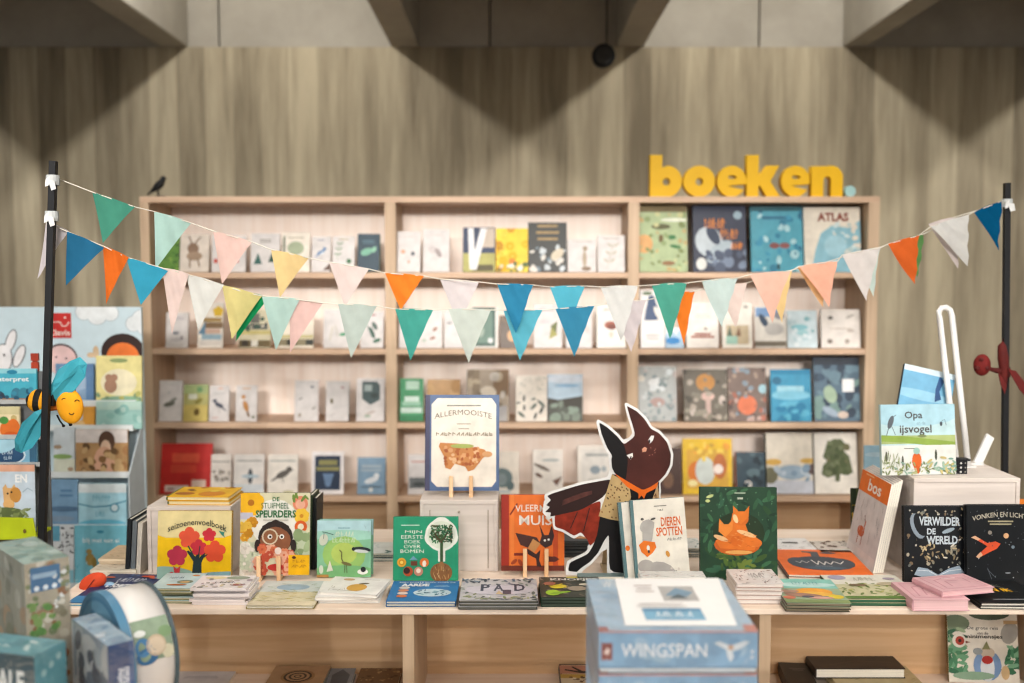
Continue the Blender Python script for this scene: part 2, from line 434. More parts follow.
# unseen spotlights added to brighten the bookcase bays, aimed over the table
for x in (-1.5, -0.9, -0.3, 0.3, 0.9, 1.5):
    l = bpy.data.lights.new('added_bookcase_spot', 'SPOT'); l.energy = SPOT_E; l.color = (1, 0.955, 0.925); l.shadow_soft_size = 0.26
    l.spot_size = R_(16.5); l.spot_blend = 0.8
    o = bpy.data.objects.new('added_bookcase_spot', l); o.location = (x * 0.8, -2.6, 2.92); COL.objects.link(o)
    o.rotation_euler = (Vector((x, 4.8, 1.46)) - o.location).to_track_quat('-Z', 'Y').to_euler()
w = bpy.data.worlds.new('hall'); scene.world = w; w.use_nodes = True
bg = w.node_tree.nodes['Background']; bg.inputs[0].default_value = (0.86, 0.93, 1.0, 1); bg.inputs[1].default_value = WORLD_E
# ---------------------------------------------------------------- bookcase
BY, BD = 4.65, 0.32
zt = H + ratio(196.5) * BY
SH = [H + ratio(v) * BY for v in (272.5, 349, 423, 496.5)]
bx = lambda u, z=1.3: XU(u, BY, z)
bc = tag(empty('bookcase', (bx(510), BY, 0)), 'wide pale birch bookcase with three bays standing against the concrete wall', 'bookcase')
ox, oy = bx(510), BY
def bpart(name, x0, x1, y0, y1, z0, z1, mat):
    m = MB(); m.box(x0 - ox, x1 - ox, y0 - oy, y1 - oy, z0, z1, mat); return m.build(name, bc, bevel=0.0015)
XL0, XL1, XR0, XR1 = bx(143), bx(152), bx(865.5), bx(876.5)
D1, D2, D3, D4 = bx(385.5), bx(396.5), bx(627.5), bx(638.5)
bpart('side_panel', XL0, XL1, BY, BY + BD, 0, zt - 0.027, BIRCH); bpart('side_panel', XR0, XR1, BY, BY + BD, 0, zt - 0.027, BIRCH)
bpart('divider', D1, D2, BY + 0.002, BY + BD - 0.012, 0, zt - 0.027, BIRCH); bpart('divider', D3, D4, BY + 0.002, BY + BD - 0.012, 0, zt - 0.027, BIRCH)
bpart('top_panel', XL0, XR1, BY, BY + BD, zt - 0.027, zt, BIRCHX)
bpart('back_panel', XL1, XR0, BY + BD - 0.012, BY + BD, SH[3], zt - 0.027, BACKP)
bpart('shade_brown_lower_back', XL1, XR0, BY + BD - 0.012, BY + BD, 0.0, SH[3], PLY)  # shade below the lowest shelf put into the panel as a browner wood
BAYS = [(XL1, D1), (D2, D3), (D4, XR0)]
for a, b in BAYS:
    for z in SH: bpart('shelf', a, b, BY + 0.004, BY + BD - 0.012, z - 0.026, z, BIRCHX)
    bpart('shelf', a, b, BY + 0.004, BY + BD - 0.012, 0.06, 0.086, BIRCHX)
# ---------------------------------------------------------------- display table
TY0, TY1, TX0, TX1 = 2.648, 3.5, -1.27, 1.605
tb = tag(empty('display_table', (0, TY0, 0)), 'long pine display table with open lower shelf, covered in books', 'table')
def tpart(name, x0, x1, y0, y1, z0, z1, mat):
    m = MB(); m.box(x0, x1, y0 - TY0, y1 - TY0, z0, z1, mat); return m.build(name, tb, bevel=0.0015)
tpart('table_top', TX0, TX1, TY0, TY1, TABLE - 0.016, TABLE, PINE)
LS = 0.402
tpart('lower_shelf', TX0 + 0.03, TX1 - 0.03, TY0 + 0.01, TY1 - 0.06, LS - 0.026, LS, PINE)
tpart('back_panel', TX0 + 0.03, TX1 - 0.03, 3.06, 3.072, LS, TABLE - 0.016, PLY)
for u in (49, 408, 765.5, 1125):
    x = XU(u, TY0, 0.65); x = min(max(x, TX0 + 0.016), TX1 - 0.016)
    tpart('divider', x - 0.016, x + 0.016, TY0 + 0.006, 3.06, LS, TABLE - 0.016, BIRCH)
    tpart('leg', x - 0.016, x + 0.016, TY0 + 0.006, TY1 - 0.05, 0, LS - 0.026, BIRCH)
# ---------------------------------------------------------------- BOEKEN sign on the bookcase
def circ(cx, cy, r, n=40, a0=0, a1=360): return [(cx + r * math.cos(R_(a0 + (a1 - a0) * i / n)), cy + r * math.sin(R_(a0 + (a1 - a0) * i / n))) for i in range(n + (a1 - a0 < 360))]
def shape2d(name, loops, depth, mat, parent, M):
    cu = bpy.data.curves.new(name, 'CURVE'); cu.dimensions = '2D'; cu.fill_mode = 'BOTH'; cu.extrude = depth / 2; cu.bevel_depth = 0.002; cu.offset = -0.002
    for lp in loops:
        s = cu.splines.new('POLY'); s.points.add(len(lp) - 1); s.use_cyclic_u = True
        for p, (x, y) in zip(s.points, lp): p.co = (x, y, 0, 1)
    o = bpy.data.objects.new(name, cu); COL.objects.link(o)
    me = bpy.data.meshes.new_from_object(o.evaluated_get(bpy.context.evaluated_depsgraph_get()))
    bpy.data.objects.remove(o)
    me.materials.clear(); me.materials.append(mat)
    ob = bpy.data.objects.new(name, me); COL.objects.link(ob); ob.parent = parent; ob.matrix_local = M
    return ob
YEL = ink('#f4bf00', 0.5, 0.02)
SY = BY + 0.06
sg = tag(empty('letter_sign', (XU(745, SY, zt), SY, zt)), 'fat yellow letters spelling boeken with pale blue full stop on top of bookcase', 'sign')
k = cdepth(SY, zt + 0.1) / 1000          # metres per pixel at the sign
def U(u): return (u - 745) * k
x_h, asc = 31 * k, 41.5 * k
RX = Matrix.Rotation(R_(90), 4, 'X')
def letter(loops, name='letter', mat=YEL): return shape2d(name, loops, 0.05, mat, sg, Matrix.Translation((0, 0, 0.0005)) @ RX)
def disc(u0, u1, holes, extra=None):
    c, r = (U(u0) + U(u1)) / 2, (U(u1) - U(u0)) / 2
    return [(c + r * math.cos(a), x_h / 2 + x_h / 2 * math.sin(a)) for a in [2 * math.pi * i / 48 for i in range(48)]]
def hole(u, v, rx, ry): return [(U(u) + rx * k * math.cos(a), v * k + ry * k * math.sin(a)) for a in [2 * math.pi * i / 20 for i in range(20)]]
# b
bw = disc(649, 681, None)
bpoly = [(U(649), 0), (U(649), asc), (U(661), asc), (U(661), x_h * 0.93)] + [(U(666) + (U(681) - U(666)) * math.cos(R_(a)), x_h / 2 + x_h / 2 * math.sin(R_(a))) for a in range(90, -91, -10)] + [(U(661), 0)]
letter([bpoly, hole(665.3, 15, 3.6, 3.6)])
letter([disc(682, 714, None), hole(698, 15, 3.6, 3.6)])
def e_letter(u0, u1):
    c, r = (U(u0) + U(u1)) / 2, (U(u1) - U(u0)) / 2
    pts = [(c + r * math.cos(R_(a)), x_h / 2 + x_h / 2 * math.sin(R_(a))) for a in range(0, 331, 8)]
    pts += [(c + r * 0.45, x_h * 0.27), (c - r * 0.32, x_h * 0.36), (c + r * 0.98, x_h * 0.40)]
    letter([pts, hole((u0 + u1) / 2 + 0.6, 19.5, 4.2, 1.7)])
e_letter(715.5, 745)
letter([[(U(745), 0), (U(745), asc), (U(757), asc), (U(757), x_h * 0.66), (U(765), x_h), (U(777.5), x_h), (U(769), x_h * 0.5), (U(779), 0), (U(765), 0), (U(758.5), x_h * 0.36), (U(757), x_h * 0.34), (U(757), 0)]])
e_letter(779.5, 808)
npoly = [(U(809.5), 0), (U(809.5), x_h * 0.98), (U(821), x_h * 0.98)] + [(U(829) + (U(841) - U(829)) * math.cos(R_(a)), x_h * 0.62 + x_h * 0.38 * math.sin(R_(a))) for a in range(90, -1, -10)] + [(U(841), 0), (U(829), 0)] + [(U(825.3) + 3.6 * k * math.cos(R_(a)), x_h * 0.55 + 3.0 * k * math.sin(R_(a))) for a in range(0, 181, 20)] + [(U(821.7), 0)]
letter([npoly])
fs = letter([[(U(848.5) + 5.5 * k * math.cos(a), 5.6 * k + 5.5 * k * math.sin(a)) for a in [2 * math.pi * i / 24 for i in range(24)]]], 'full_stop', ink('#a9d3d2', 0.5, 0.05))
fs['label'] = 'pale blue round full stop'
# ---------------------------------------------------------------- blackbird on the bookcase
kb = cdepth(BY + 0.1, zt) / 1000
bo = P(157, 195.5, BY + 0.1); bo.z = zt
bd = empty('bird_figurine', bo)
tag(bd, 'small black bird figurine perched at left end of bookcase top', 'figurine')
m = MB()
m.loft([(-.046, 0, .016), (-.03, 0, .028), (-.014, 0, .04), (.004, 0, .055), (.018, 0, .068), (.026, 0, .08), (.031, 0, .092), (.034, 0, .1), (.036, 0, .104)], [.003, .005, .011, .018, .018, .0135, .0125, .009, .003], BLACK, 14)
m.loft([(.034, 0, .094), (.05, 0, .092)], [.004, .0008], BLACK, 8)
m.build('body', bd, True)
for y in (-.006, .006):
    m = MB(); m.loft([(.004, y, .042), (.006, y, .02), (.008, y, .006)], [.0022, .002, .002], BLACK, 6); m.build('leg', bd, True)
m = MB(); m.ball((.02, 0, .006), .034, .016, .0058, BLACK); m.build('base', bd, True)
# ---------------------------------------------------------------- dark spotlight hanging in the middle bay
sp_ = P(603, 57, 5.6); pl = tag(empty('pendant_spotlight', sp_), 'black round spotlight hanging on a cable below the middle concrete bay', 'light')
m = MB()
m.loft([(0, .06, 0), (0, .035, 0), (0, -.03, 0), (0, -.055, 0), (0, -.06, 0)], [.03, .058, .066, .062, .05], BLACK, 20); m.build('lamp_head', pl, True)
m = MB(); m.loft([(0, -.06, 0), (0, -.062, 0)], [.048, .046], ink('#3b3a38', 0.2), 20); m.build('lens', pl)
m = MB(); m.loft([(.02, 0, .055), (.02, 0, 4.1 - sp_.z)], [.005, .005], BLACK, 8); m.build('cable', pl)
# ================================================================ books facing out on the bookcase
SBY = BY + 0.035
CR, WH = '#dfd3c5', '#ddd7d3'
def sb(row, label, u0, u1, v0, cov, art=(), t=0.014, spine=None, lean=9, **kw):
    g = ['top', 'second', 'third', 'lowest'][row] + ' visible shelf of the bookcase'
    return stand('picture_book' if u1 - u0 > 34 else 'nature_book', label, u0, u1, v0, SBY, SH[row], t, cov, art, lean, spine=spine, group='books facing out on the ' + g, **kw)
# ---- top shelf, left bay
sb(0, 'grass green book half hidden by mint flag at top left of bookcase', 156, 178, 232, '#5f8a3a', S(30, 1, ['#3d6a2b', '#86a94b', '#2d4f25'], .06, .14, kind='leaf'))
sb(0, 'cream book with brown deer drawing on top shelf', 179, 208, 235, CR, E(.45, .62, .2, .2, '#8a6f5a') + LN([(.4, .75), (.3, .95)], .05, '#7a5f4c') + LN([(.5, .75), (.7, .93)], .05, '#7a5f4c') + E(.5, .42, .28, .16, '#a58c74') + LN([(.35, .35), (.35, .12)], .06, '#8a735e') + LN([(.62, .35), (.68, .15)], .06, '#8a735e'))
sb(0, 'white book with red dots behind the pink flag', 211, 245, 236, WH, C(.12, .3, .07, '#c24b3d') + C(.75, .3, .06, '#dd9385') + lines(.5, .8, .6, 2, '#b7aca2'))
sb(0, 'white book with small dark green fir trees on top shelf', 250, 279, 234, WH, PL([(.1, .2), (.4, .2), (.25, .5)], '#34635a') + PL([(.6, .25), (.95, .25), (.78, .6)], '#2c5040') + lines(.5, .82, .5, 2, '#9d958c'))
sb(0, 'broad cream book with pale green vase behind the yellow flag', 281, 309, 233, '#efe5d5', E(.5, .6, .3, .25, '#aab596') + R(.05, .3, .12, .9, '#5d6b58') + lines(.5, .85, .7, 1, '#b9b19c'))
sb(0, 'white book with bright blue bird picture on top shelf', 311, 330, 237, WH, bird(.5, .55, .42, '#3f77ae', 1, '#d9e2e8') + lines(.5, .88, .5, 1, '#8d8fa0') + PL([(.6, .05), (1, .05), (1, .25)], '#6b5344'))
sb(0, 'white book with green leaf picture beside the dark teal book', 332, 354, 237, WH, sprig(.2, .35, .5, '#5d8a53', 3, .3) + C(.75, .3, .12, '#47704e') + lines(.5, .9, .5, 1, '#b5a67f'))
sb(0, 'dark teal book with pale green fish shape, right end of left bay', 357, 379, 235, '#243f4d', E(.42, .52, .28, .16, '#7fb79b', 20) + E(.75, .58, .15, .1, '#8fc3a6', 60) + lines(.5, .8, .7, 2, '#5c7c88'), t=.03, spine='#6e9e80')
# ---- top shelf, middle bay
sb(0, 'white book with orange and grey dots, left end of middle bay', 397, 420, 232, WH, C(.25, .5, .1, '#d8a184') + C(.68, .45, .09, '#5b6168') + C(.5, .25, .06, '#dd9b7b') + lines(.5, .85, .6, 1, '#cfc6bf'))
sb(0, 'white book with faint grey feather on top shelf', 423, 449, 230, WH, E(.35, .52, .16, .14, '#cdc3c0') + E(.58, .45, .2, .1, '#a89b98', 120) + lines(.5, .85, .6, 1, '#d5cbc4'))
sb(0, 'navy and lime book with tall white V shape on top shelf', 463, 495, 228, '#35405a', PL([(.0, .0), (1, 0), (1, .42), (0, .42)], '#b9b46b') + R(.3, .02, .95, .16, '#5d5436') + R(.55, .55, .98, .98, '#c9b9a8') + PL([(.15, .98), (.32, .98), (.38, .2), (.2, .05)], '#f4f2f0') + PL([(.55, .98), (.75, .98), (.42, .05), (.22, .05)], '#f4f2f0'))
sb(0, 'bright yellow flower book on top shelf', 496, 528, 229, '#f2cf2f', S(16, 4, ['#eebd12', '#f7de4c', '#d99a1d'], .1, .18, kind='flower') + C(.5, .22, .12, '#f0882e') + S(20, 6, ['#f6f0e4', '#5f7040', '#e9d9b5'], .04, .09, (0, 0, 1, .2)))
sb(0, 'dark charcoal book with tan title lines and white blossoms', 528.5, 567, 223, '#42433f', lines(.5, .9, .8, 3, '#a98f62', .05, .13) + S(22, 8, ['#c9d0d2', '#e5dfd4', '#7b8a92'], .05, .1, (0, 0, 1, .5)) + E(.75, .35, .2, .12, '#d9ccb4', 40))
sb(0, 'white book with thin brown figure, second from right in middle bay', 568, 596, 240, WH, E(.6, .4, .08, .3, '#b5a48d') + C(.62, .72, .09, '#a4937b') + E(.66, .1, .18, .08, '#8f7a63') + lines(.5, .92, .8, 1, '#c5bbb0'))
sb(0, 'white book with pale plant drawing, right end of middle bay', 598, 625, 236, WH, sprig(.35, .1, .7, '#c0b9a5', 3, .35) + lines(.5, .9, .6, 1, '#bdb3a6'))
# ---- top shelf, right bay (large)
sb(0, 'large sage green book of insects, left end of right bay', 640, 688, 206, '#a9b98a', E(.45, .68, .2, .06, '#5b5b36') + E(.75, .78, .3, .04, '#e2e5cf') + E(.1, .42, .18, .2, '#dba76a') + E(.45, .5, .05, .09, '#6d5a32') + E(.68, .52, .09, .05, '#3f7a45') + E(.75, .38, .12, .04, '#3c7440', -10) + E(.6, .13, .14, .05, '#8f6a45') + S(40, 3, ['#c6c58f', '#8da06a', '#c3a86f', '#7f8c55'], .03, .07) + R(0, .9, 1, 1, '#7a6a45'))
sb(0, 'large navy book with swirling whale and orange lettering', 694, 747, 206, '#2d3347', E(.3, .45, .26, .3, '#c3cdd2', 20) + E(.5, .3, .3, .15, '#aebcc4', 40) + E(.38, .55, .1, .2, '#394458', 30) + E(.15, .12, .1, .12, '#dcdcd6') + C(.85, .85, .08, '#9db4bf') + SC(.22, .66, .62, .8, '#f2902f') + SC(.52, .5, .86, .64, '#f2902f') + SC(.7, .34, .95, .44, '#f2902f') + S(18, 2, ['#4c566b', '#77859a'], .05, .12, (.3, 0, 1, .3)))
sb(0, 'large teal poster book with dark glasses shape in the middle', 752, 804, 207, '#4f9fb2', E(.45, .4, .1, .06, '#85504d') + E(.65, .4, .1, .06, '#85504d') + R(.45, .385, .65, .41, '#85504d') + lines(.5, .8, .6, 1, '#2f6f8c', .05) + S(36, 5, ['#2f7d98', '#3a8fae', '#a9d2d8', '#276a86'], .03, .09) + E(.52, .08, .03, .06, '#274d52') + R(0, .93, 1, 1, '#35626b'))
sb(0, 'large pale blue atlas with dark red title, right end of top shelf', 805.5, 862, 208, '#8fc0cf', PL([(0, 0), (.14, .1), (.2, .35), (.3, .6), (.5, .72), (.8, .68), (1, .8), (1, 1), (0, 1)], '#e6ddcc') + T('ATLAS', .24, .78, .8, .92, '#8a4a3c', .05) + S(22, 9, ['#e6ddcc', '#cfe0e0', '#b8cfcf'], .03, .07, (.5, .3, 1, .75)) + E(.55, .4, .2, .2, '#a5cfdb'))
# ---- second shelf, left bay
sb(1, 'small white book with tiny grey drawing, left end of second shelf', 165, 187, 313, WH, E(.45, .42, .16, .08, '#8d8f96') + E(.72, .28, .06, .1, '#8c7f82') + lines(.5, .85, .6, 2, '#bdb6bb') + lines(.45, .25, .5, 2, '#b9b4b4'))
sb(1, 'book showing a leaning stack of coloured books with yellow flower', 197, 222, 303, '#e9e0d2', R(.1, .05, .95, .17, '#d4cbc0') + R(.15, .18, .95, .3, '#8fa9b5') + R(.1, .31, .9, .42, '#c9a894') + R(.25, .43, 1, .56, '#7d6242') + R(.2, .57, .95, .66, '#a08148') + PL([(.0, .3), (.3, .6), (.3, .3)], '#5f7f95') + flower(.8, .8, .2, '#dcb428'))
sb(1, 'book with layered towers of dark and straw coloured houses', 238, 270, 310, '#d9cfae', R(0, .02, 1, .2, '#6a5a38') + R(.1, .04, .3, .2, '#3c3222') + R(.4, .04, .6, .2, '#e1dbcd') + R(0, .35, 1, .45, '#cfc07a') + R(.1, .48, .9, .62, '#4f5552') + R(.35, .64, .65, .9, '#6d6a62') + S(14, 4, ['#3f5a49', '#d8cdb4', '#2c2f2d'], .04, .08, (0, .45, 1, .8)))
sb(1, 'cream book with black and olive band behind the mint and pink flags', 275, 313, 312, '#efe3cf', R(0, .06, 1, .24, '#8f8465') + R(.3, .08, .55, .22, '#35332a') + R(.8, .08, 1, .22, '#2e3028') + R(0, .26, 1, .36, '#ccc08c'))
sb(1, 'white book with small green leaf, left of the hanging mint flag', 323, 349, 310, WH, E(.75, .35, .14, .06, '#3f9a68', 8) + LN([(.25, .2), (.35, .55)], .06, '#d5cdbb') + LN([(.55, .3), (.45, .6)], .04, '#c7c0ae') + lines(.5, .85, .6, 1, '#d9d2cb'))
sb(1, 'white book with dark green lobster-like leaves, right end of left bay', 360, 383, 312, WH, E(.5, .42, .09, .28, '#3f5f50', 25) + E(.62, .6, .1, .2, '#5a6d64', 30) + E(.72, .2, .18, .09, '#47705a', 20) + LN([(.2, .75), (.5, .3)], .05, '#8b9a90') + E(.55, .9, .14, .04, '#a1665a'))
# ---- second shelf, middle bay
sb(1, 'white book behind the green flag in middle bay', 399, 418, 312, WH, lines(.4, .8, .5, 2, '#cfc8c2') + E(.3, .4, .1, .1, '#c7bdb0'))
sb(1, 'white book with three small rust brown birds on second shelf', 418, 442, 311, WH, E(.7, .5, .12, .07, '#a3745c', 40) + E(.6, .26, .13, .06, '#a5765e', 20) + E(.25, .2, .1, .08, '#b9c3b4') + E(.35, .75, .1, .04, '#c9bfb8'))
sb(1, 'white book with two faint grey marks behind the pale lilac flag', 444, 470, 311, WH, E(.2, .66, .1, .04, '#8f8c90') + E(.75, .35, .14, .1, '#dcd6d0') + lines(.5, .88, .6, 1, '#d5cdc7'))
sb(1, 'dark green framed book behind the white flag in middle bay', 471, 498, 308, '#e9e4dc', R(.04, .04, .9, 1, '#4c665c') + R(.12, .12, .8, .92, '#6f8a7c') + C(.72, .18, .1, '#e3e6e2') + E(.35, .4, .14, .2, '#a9b8a8'))
sb(1, 'brown book with glowing orange egg shape beside the blue flag', 500, 526, 316, '#6a5a4c', E(.5, .38, .22, .24, '#e8b78a') + S(10, 3, ['#443a30', '#85705c'], .08, .14, (0, .6, 1, 1)))
sb(1, 'white book with olive and yellow butterfly on second shelf', 534, 562, 305, WH, PL([(.55, .2), (.85, .3), (.62, .5)], '#a9a55a') + PL([(.58, .5), (.8, .34), (.85, .62)], '#6f7440') + lines(.45, .85, .7, 1, '#bdb5b5') + E(.4, .6, .18, .08, '#d9cfcf'))
sb(1, 'plain white book half hidden by the dark blue flag', 566, 592, 311, WH, lines(.5, .3, .5, 2, '#ddd5cd') + E(.8, .5, .08, .12, '#d7cdc3'), spine='#8c8578')
sb(1, 'white book with a brown toadstool, right end of middle bay', 597, 626, 305, '#f0ebe2', E(.48, .52, .22, .14, '#a8624c') + E(.52, .48, .16, .1, '#7f4536') + E(.5, .3, .06, .12, '#d9d0bb') + lines(.5, .86, .7, 1, '#b7ada0'), spine='#7f8778')
# ---- second shelf, right bay
sb(1, 'book with white goose before a blue mountain, left end of right bay', 641, 665, 291, '#f1eeea', PL([(.15, .48), (.9, .48), (.55, .92), (.35, .9)], '#46597a') + E(.7, .62, .1, .26, '#ece8dd', 25) + E(.85, .52, .14, .14, '#ece8dd') + E(.3, .95, .22, .08, '#5d7050') + lines(.5, .2, .6, 2, '#c9c2bc'))
sb(1, 'small white and sky blue book beneath the green flag', 666, 684, 328, '#b5d3ea', E(.4, .35, .4, .2, '#3f8fd0') + PL([(0, .6), (.3, .9), (.6, .6), (.8, .95), (1, .6), (1, 1), (0, 1)], '#eff2f4'))
sb(1, 'cream book with rusty red lettering row on second shelf', 687, 719, 303, '#f0e9df', lines(.5, .28, .75, 2, '#a85f4c', .045, .06) + E(.6, .42, .06, .04, '#8d8178') + lines(.5, .72, .6, 2, '#dcd2c8'))
sb(1, 'cream framed book with little forest and mint pond', 723, 753, 303, '#efe9dc', R(.12, .08, .88, .5, '#cdbb9b') + R(.12, .08, .5, .26, '#a5cdbb') + PL([(.15, .26), (.25, .5), (.33, .26)], '#5b6a5c') + PL([(.45, .26), (.55, .48), (.62, .26)], '#8f6b52') + E(.8, .9, .08, .05, '#a8a29a'))
sb(1, 'book with grey bird on blue, wooden bench strip below, on second shelf', 755, 787, 307, '#e3ddd2', R(0, .03, 1, .16, '#6d6454') + R(.05, .75, .95, .97, '#7a9cc4') + E(.3, .65, .1, .25, '#3f4f63', 30) + E(.62, .45, .3, .2, '#c5c0ba') + E(.8, .78, .16, .12, '#8c8a92'), spine='#c97d62')
sb(1, 'pale ice blue book with teal splash on second shelf', 788.5, 818, 311, '#cfdfe3', E(.4, .55, .3, .1, '#8ec6cf') + E(.5, .4, .2, .1, '#a6d3d8') + S(20, 4, ['#b9d3d9', '#e5eef0', '#86b7bf'], .05, .1, (0, 0, 1, .9)))
sb(1, 'broad white book with four small grey marks, right end of second shelf', 822, 861, 310, '#f0e8df', E(.25, .78, .07, .05, '#6f6b66') + E(.75, .82, .12, .03, '#b8b0a6', 25) + E(.22, .17, .07, .06, '#8a7f75') + E(.66, .17, .06, .06, '#a89d92') + E(.5, .5, .3, .02, '#d5c8bc') + E(.75, .45, .1, .04, '#cdbfb3'), spine='#6d7a83')
# ---- third shelf, left bay
sb(2, 'white book with dark grey hedgehog, left end of third shelf', 158, 181, 381, WH, E(.45, .42, .26, .11, '#6d6c62', 15) + E(.62, .52, .18, .07, '#85857a', 30) + E(.42, .7, .08, .04, '#bdbdbd', 40) + lines(.5, .88, .5, 1, '#d2cdc8'))
sb(2, 'olive and straw book with brown bird in grass on third shelf', 182.5, 207, 385, '#b5b070', R(0, 0, 1, .45, '#cdb868') + R(0, .75, 1, 1, '#a9b77e') + E(.62, .55, .18, .1, '#8d8440', 30) + E(.55, .25, .12, .15, '#6b5522', -10) + C(.65, .86, .12, '#6f9a68') + R(.2, .6, .55, .74, '#dfe0cd'))
sb(2, 'white book with slate blue sparrow on third shelf', 208.5, 228, 386, WH, bird(.5, .45, .5, '#4c4f5e', -1) + lines(.55, .9, .4, 1, '#dca078') + E(.3, .1, .2, .04, '#d8b5ae') + lines(.5, .76, .8, 1, '#c6c2bf'))
sb(2, 'white book with orange brown bird of prey on third shelf', 235, 256, 386, WH, E(.48, .42, .12, .28, '#c28848', 18) + C(.36, .68, .1, '#c28848') + E(.6, .2, .06, .16, '#7a5a34', 20) + lines(.5, .9, .45, 1, '#d3a065') + E(.85, .12, .08, .07, '#6a6c55'))
sb(2, 'white book with four scattered grey insects on third shelf', 294, 318, 381, WH, E(.72, .84, .08, .05, '#7a7f86') + E(.25, .55, .1, .04, '#9a9690', 30) + E(.8, .32, .1, .04, '#9d968f', 40) + E(.22, .15, .06, .09, '#a39685', -20), spine='#d2977c')
sb(2, 'white book with brown beetle and red speck on third shelf', 325.5, 348, 382, WH, E(.25, .5, .07, .12, '#6f6546') + E(.72, .84, .08, .06, '#b58f8c') + E(.3, .16, .14, .03, '#bfb6b4', 35) + E(.75, .36, .1, .05, '#d8d2cf'), spine='#9fb3b5', t=.022)
sb(2, 'white book with dark green many-sided window, right end of left bay', 356, 384, 379, WH, PL([(.2, .93), (.72, .93), (.84, .84), (.84, .5), (.5, .38), (.2, .52)], '#4d5f5f') + R(.28, .7, .55, .85, '#a3b1ae') + E(.65, .6, .14, .1, '#3a4745') + E(.5, .2, .2, .05, '#c3b4ab', 20) + E(.4, .12, .12, .05, '#9fb09d'))
# ---- third shelf, middle bay
sb(2, 'bright green book with white title blocks on third shelf', 399.5, 423, 379, '#3f9a63', R(.25, .74, .82, .94, '#bfdfca') + R(.2, .45, .82, .58, '#d9ece0') + R(.1, .36, .9, .46, '#9ccbae') + R(.05, .2, .95, .32, '#d5e9dc') + R(0, 0, 1, .14, '#2f8452'))
sb(2, 'plain kraft brown book behind the blue bordered book', 427, 460, 380, '#c69b66', S(16, 3, ['#b98d58', '#d0a874'], .1, .25))
sb(2, 'tall brown book with misty tree trunks on third shelf', 467, 509, 370, '#a3927c', R(.12, .1, .3, 1, '#8a7860') + R(.62, .5, 1, 1, '#86694a') + E(.5, .55, .2, .16, '#d9cbb6') + R(.05, .0, .95, .3, '#a9a5a2') + S(20, 4, ['#b8a88e', '#7f6e57', '#c5bbae'], .06, .14))
sb(2, 'cream book with black leaf and letter pattern on third shelf', 516, 547, 376, '#ece2d3', S(26, 6, ['#8f9386', '#a8a799', '#6f7a70'], .04, .08, (.05, .6, .95, .97), 'dash') + S(10, 3, ['#34483f', '#4d6056', '#2e3a35'], .08, .15, (.05, .05, .95, .5), 'leaf'))
sb(2, 'book with pale blue sky above dark moorland photograph', 548, 583, 375, '#b9d0e0', E(.5, .9, .6, .12, '#d5dee8') + E(.55, .76, .35, .05, '#94b9d6') + R(0, 0, 1, .46, '#56584e') + PL([(0, .5), (.3, .46), (1, .54), (1, .3), (0, .3)], '#4a463c') + S(12, 8, ['#7f8b7c', '#8fa08f', '#5f6459'], .08, .18, (.1, .05, .9, .4)))
# ---- third shelf, right bay
sb(2, 'silver grey book with large white mushroom on third shelf', 639, 677, 367, '#b9bcb9', E(.5, .7, .24, .13, '#eef0ef') + R(.3, .55, .7, .66, '#e4e8e8') + E(.5, .35, .2, .12, '#b79a92') + C(.82, .9, .09, '#dfe6e6') + C(.08, .78, .09, '#e3ddd0') + S(40, 5, ['#9fa8a6', '#cfd4d2', '#8f9d9d', '#c9bcb6'], .04, .09))
sb(2, 'dark book with orange toadstool and pale mushrooms on third shelf', 684.5, 728, 370, '#6e6658', E(.5, .75, .22, .2, '#c98f4c') + E(.55, .48, .16, .1, '#dcb9ac') + R(.5, .05, .62, .45, '#cfb2a6') + E(.2, .2, .07, .12, '#d3c4b8') + E(.88, .4, .08, .12, '#d3c4b8') + S(36, 7, ['#8c8474', '#504a3f', '#9b9484', '#b5a99a'], .04, .09))
sb(2, 'busy brown book with round coral flower on third shelf', 729, 767, 368, '#7d6a60', C(.5, .3, .26, '#dd7a54') + C(.5, .3, .15, '#e78f66') + S(44, 9, ['#a99484', '#5c4d46', '#c3a79c', '#8b9aa4', '#b06f5c'], .05, .1) + C(.92, .6, .12, '#a9cfd9') + C(.5, .3, .2, '#dd7a54'))
sb(2, 'sea blue book with pale title band on third shelf', 772, 812, 370, '#3f98bb', R(0, .9, 1, 1, '#2f86ab') + R(.15, .52, .82, .68, '#9fd0de') + E(.5, .5, .5, .12, '#7fc0d6') + E(.5, .3, .3, .12, '#5fb0cc') + E(.15, .78, .12, .1, '#2e6a88') + S(14, 4, ['#2d7fa5', '#59adc9'], .08, .16, (0, 0, 1, .3)))
sb(2, 'tall deep blue forest book with white square sticker on third shelf', 815.5, 861, 358, '#5c7384', S(40, 12, ['#46596b', '#6f8a97', '#7d9a94', '#3c4a59'], .08, .16) + E(.35, .42, .14, .2, '#a9bfa4', 20) + E(.35, .15, .2, .08, '#a5b5c5', -30) + E(.62, .1, .12, .08, '#dbc8b8') + R(.62, .46, .88, .66, '#f6f7f5') + R(0, .88, 1, 1, '#3a424c'))
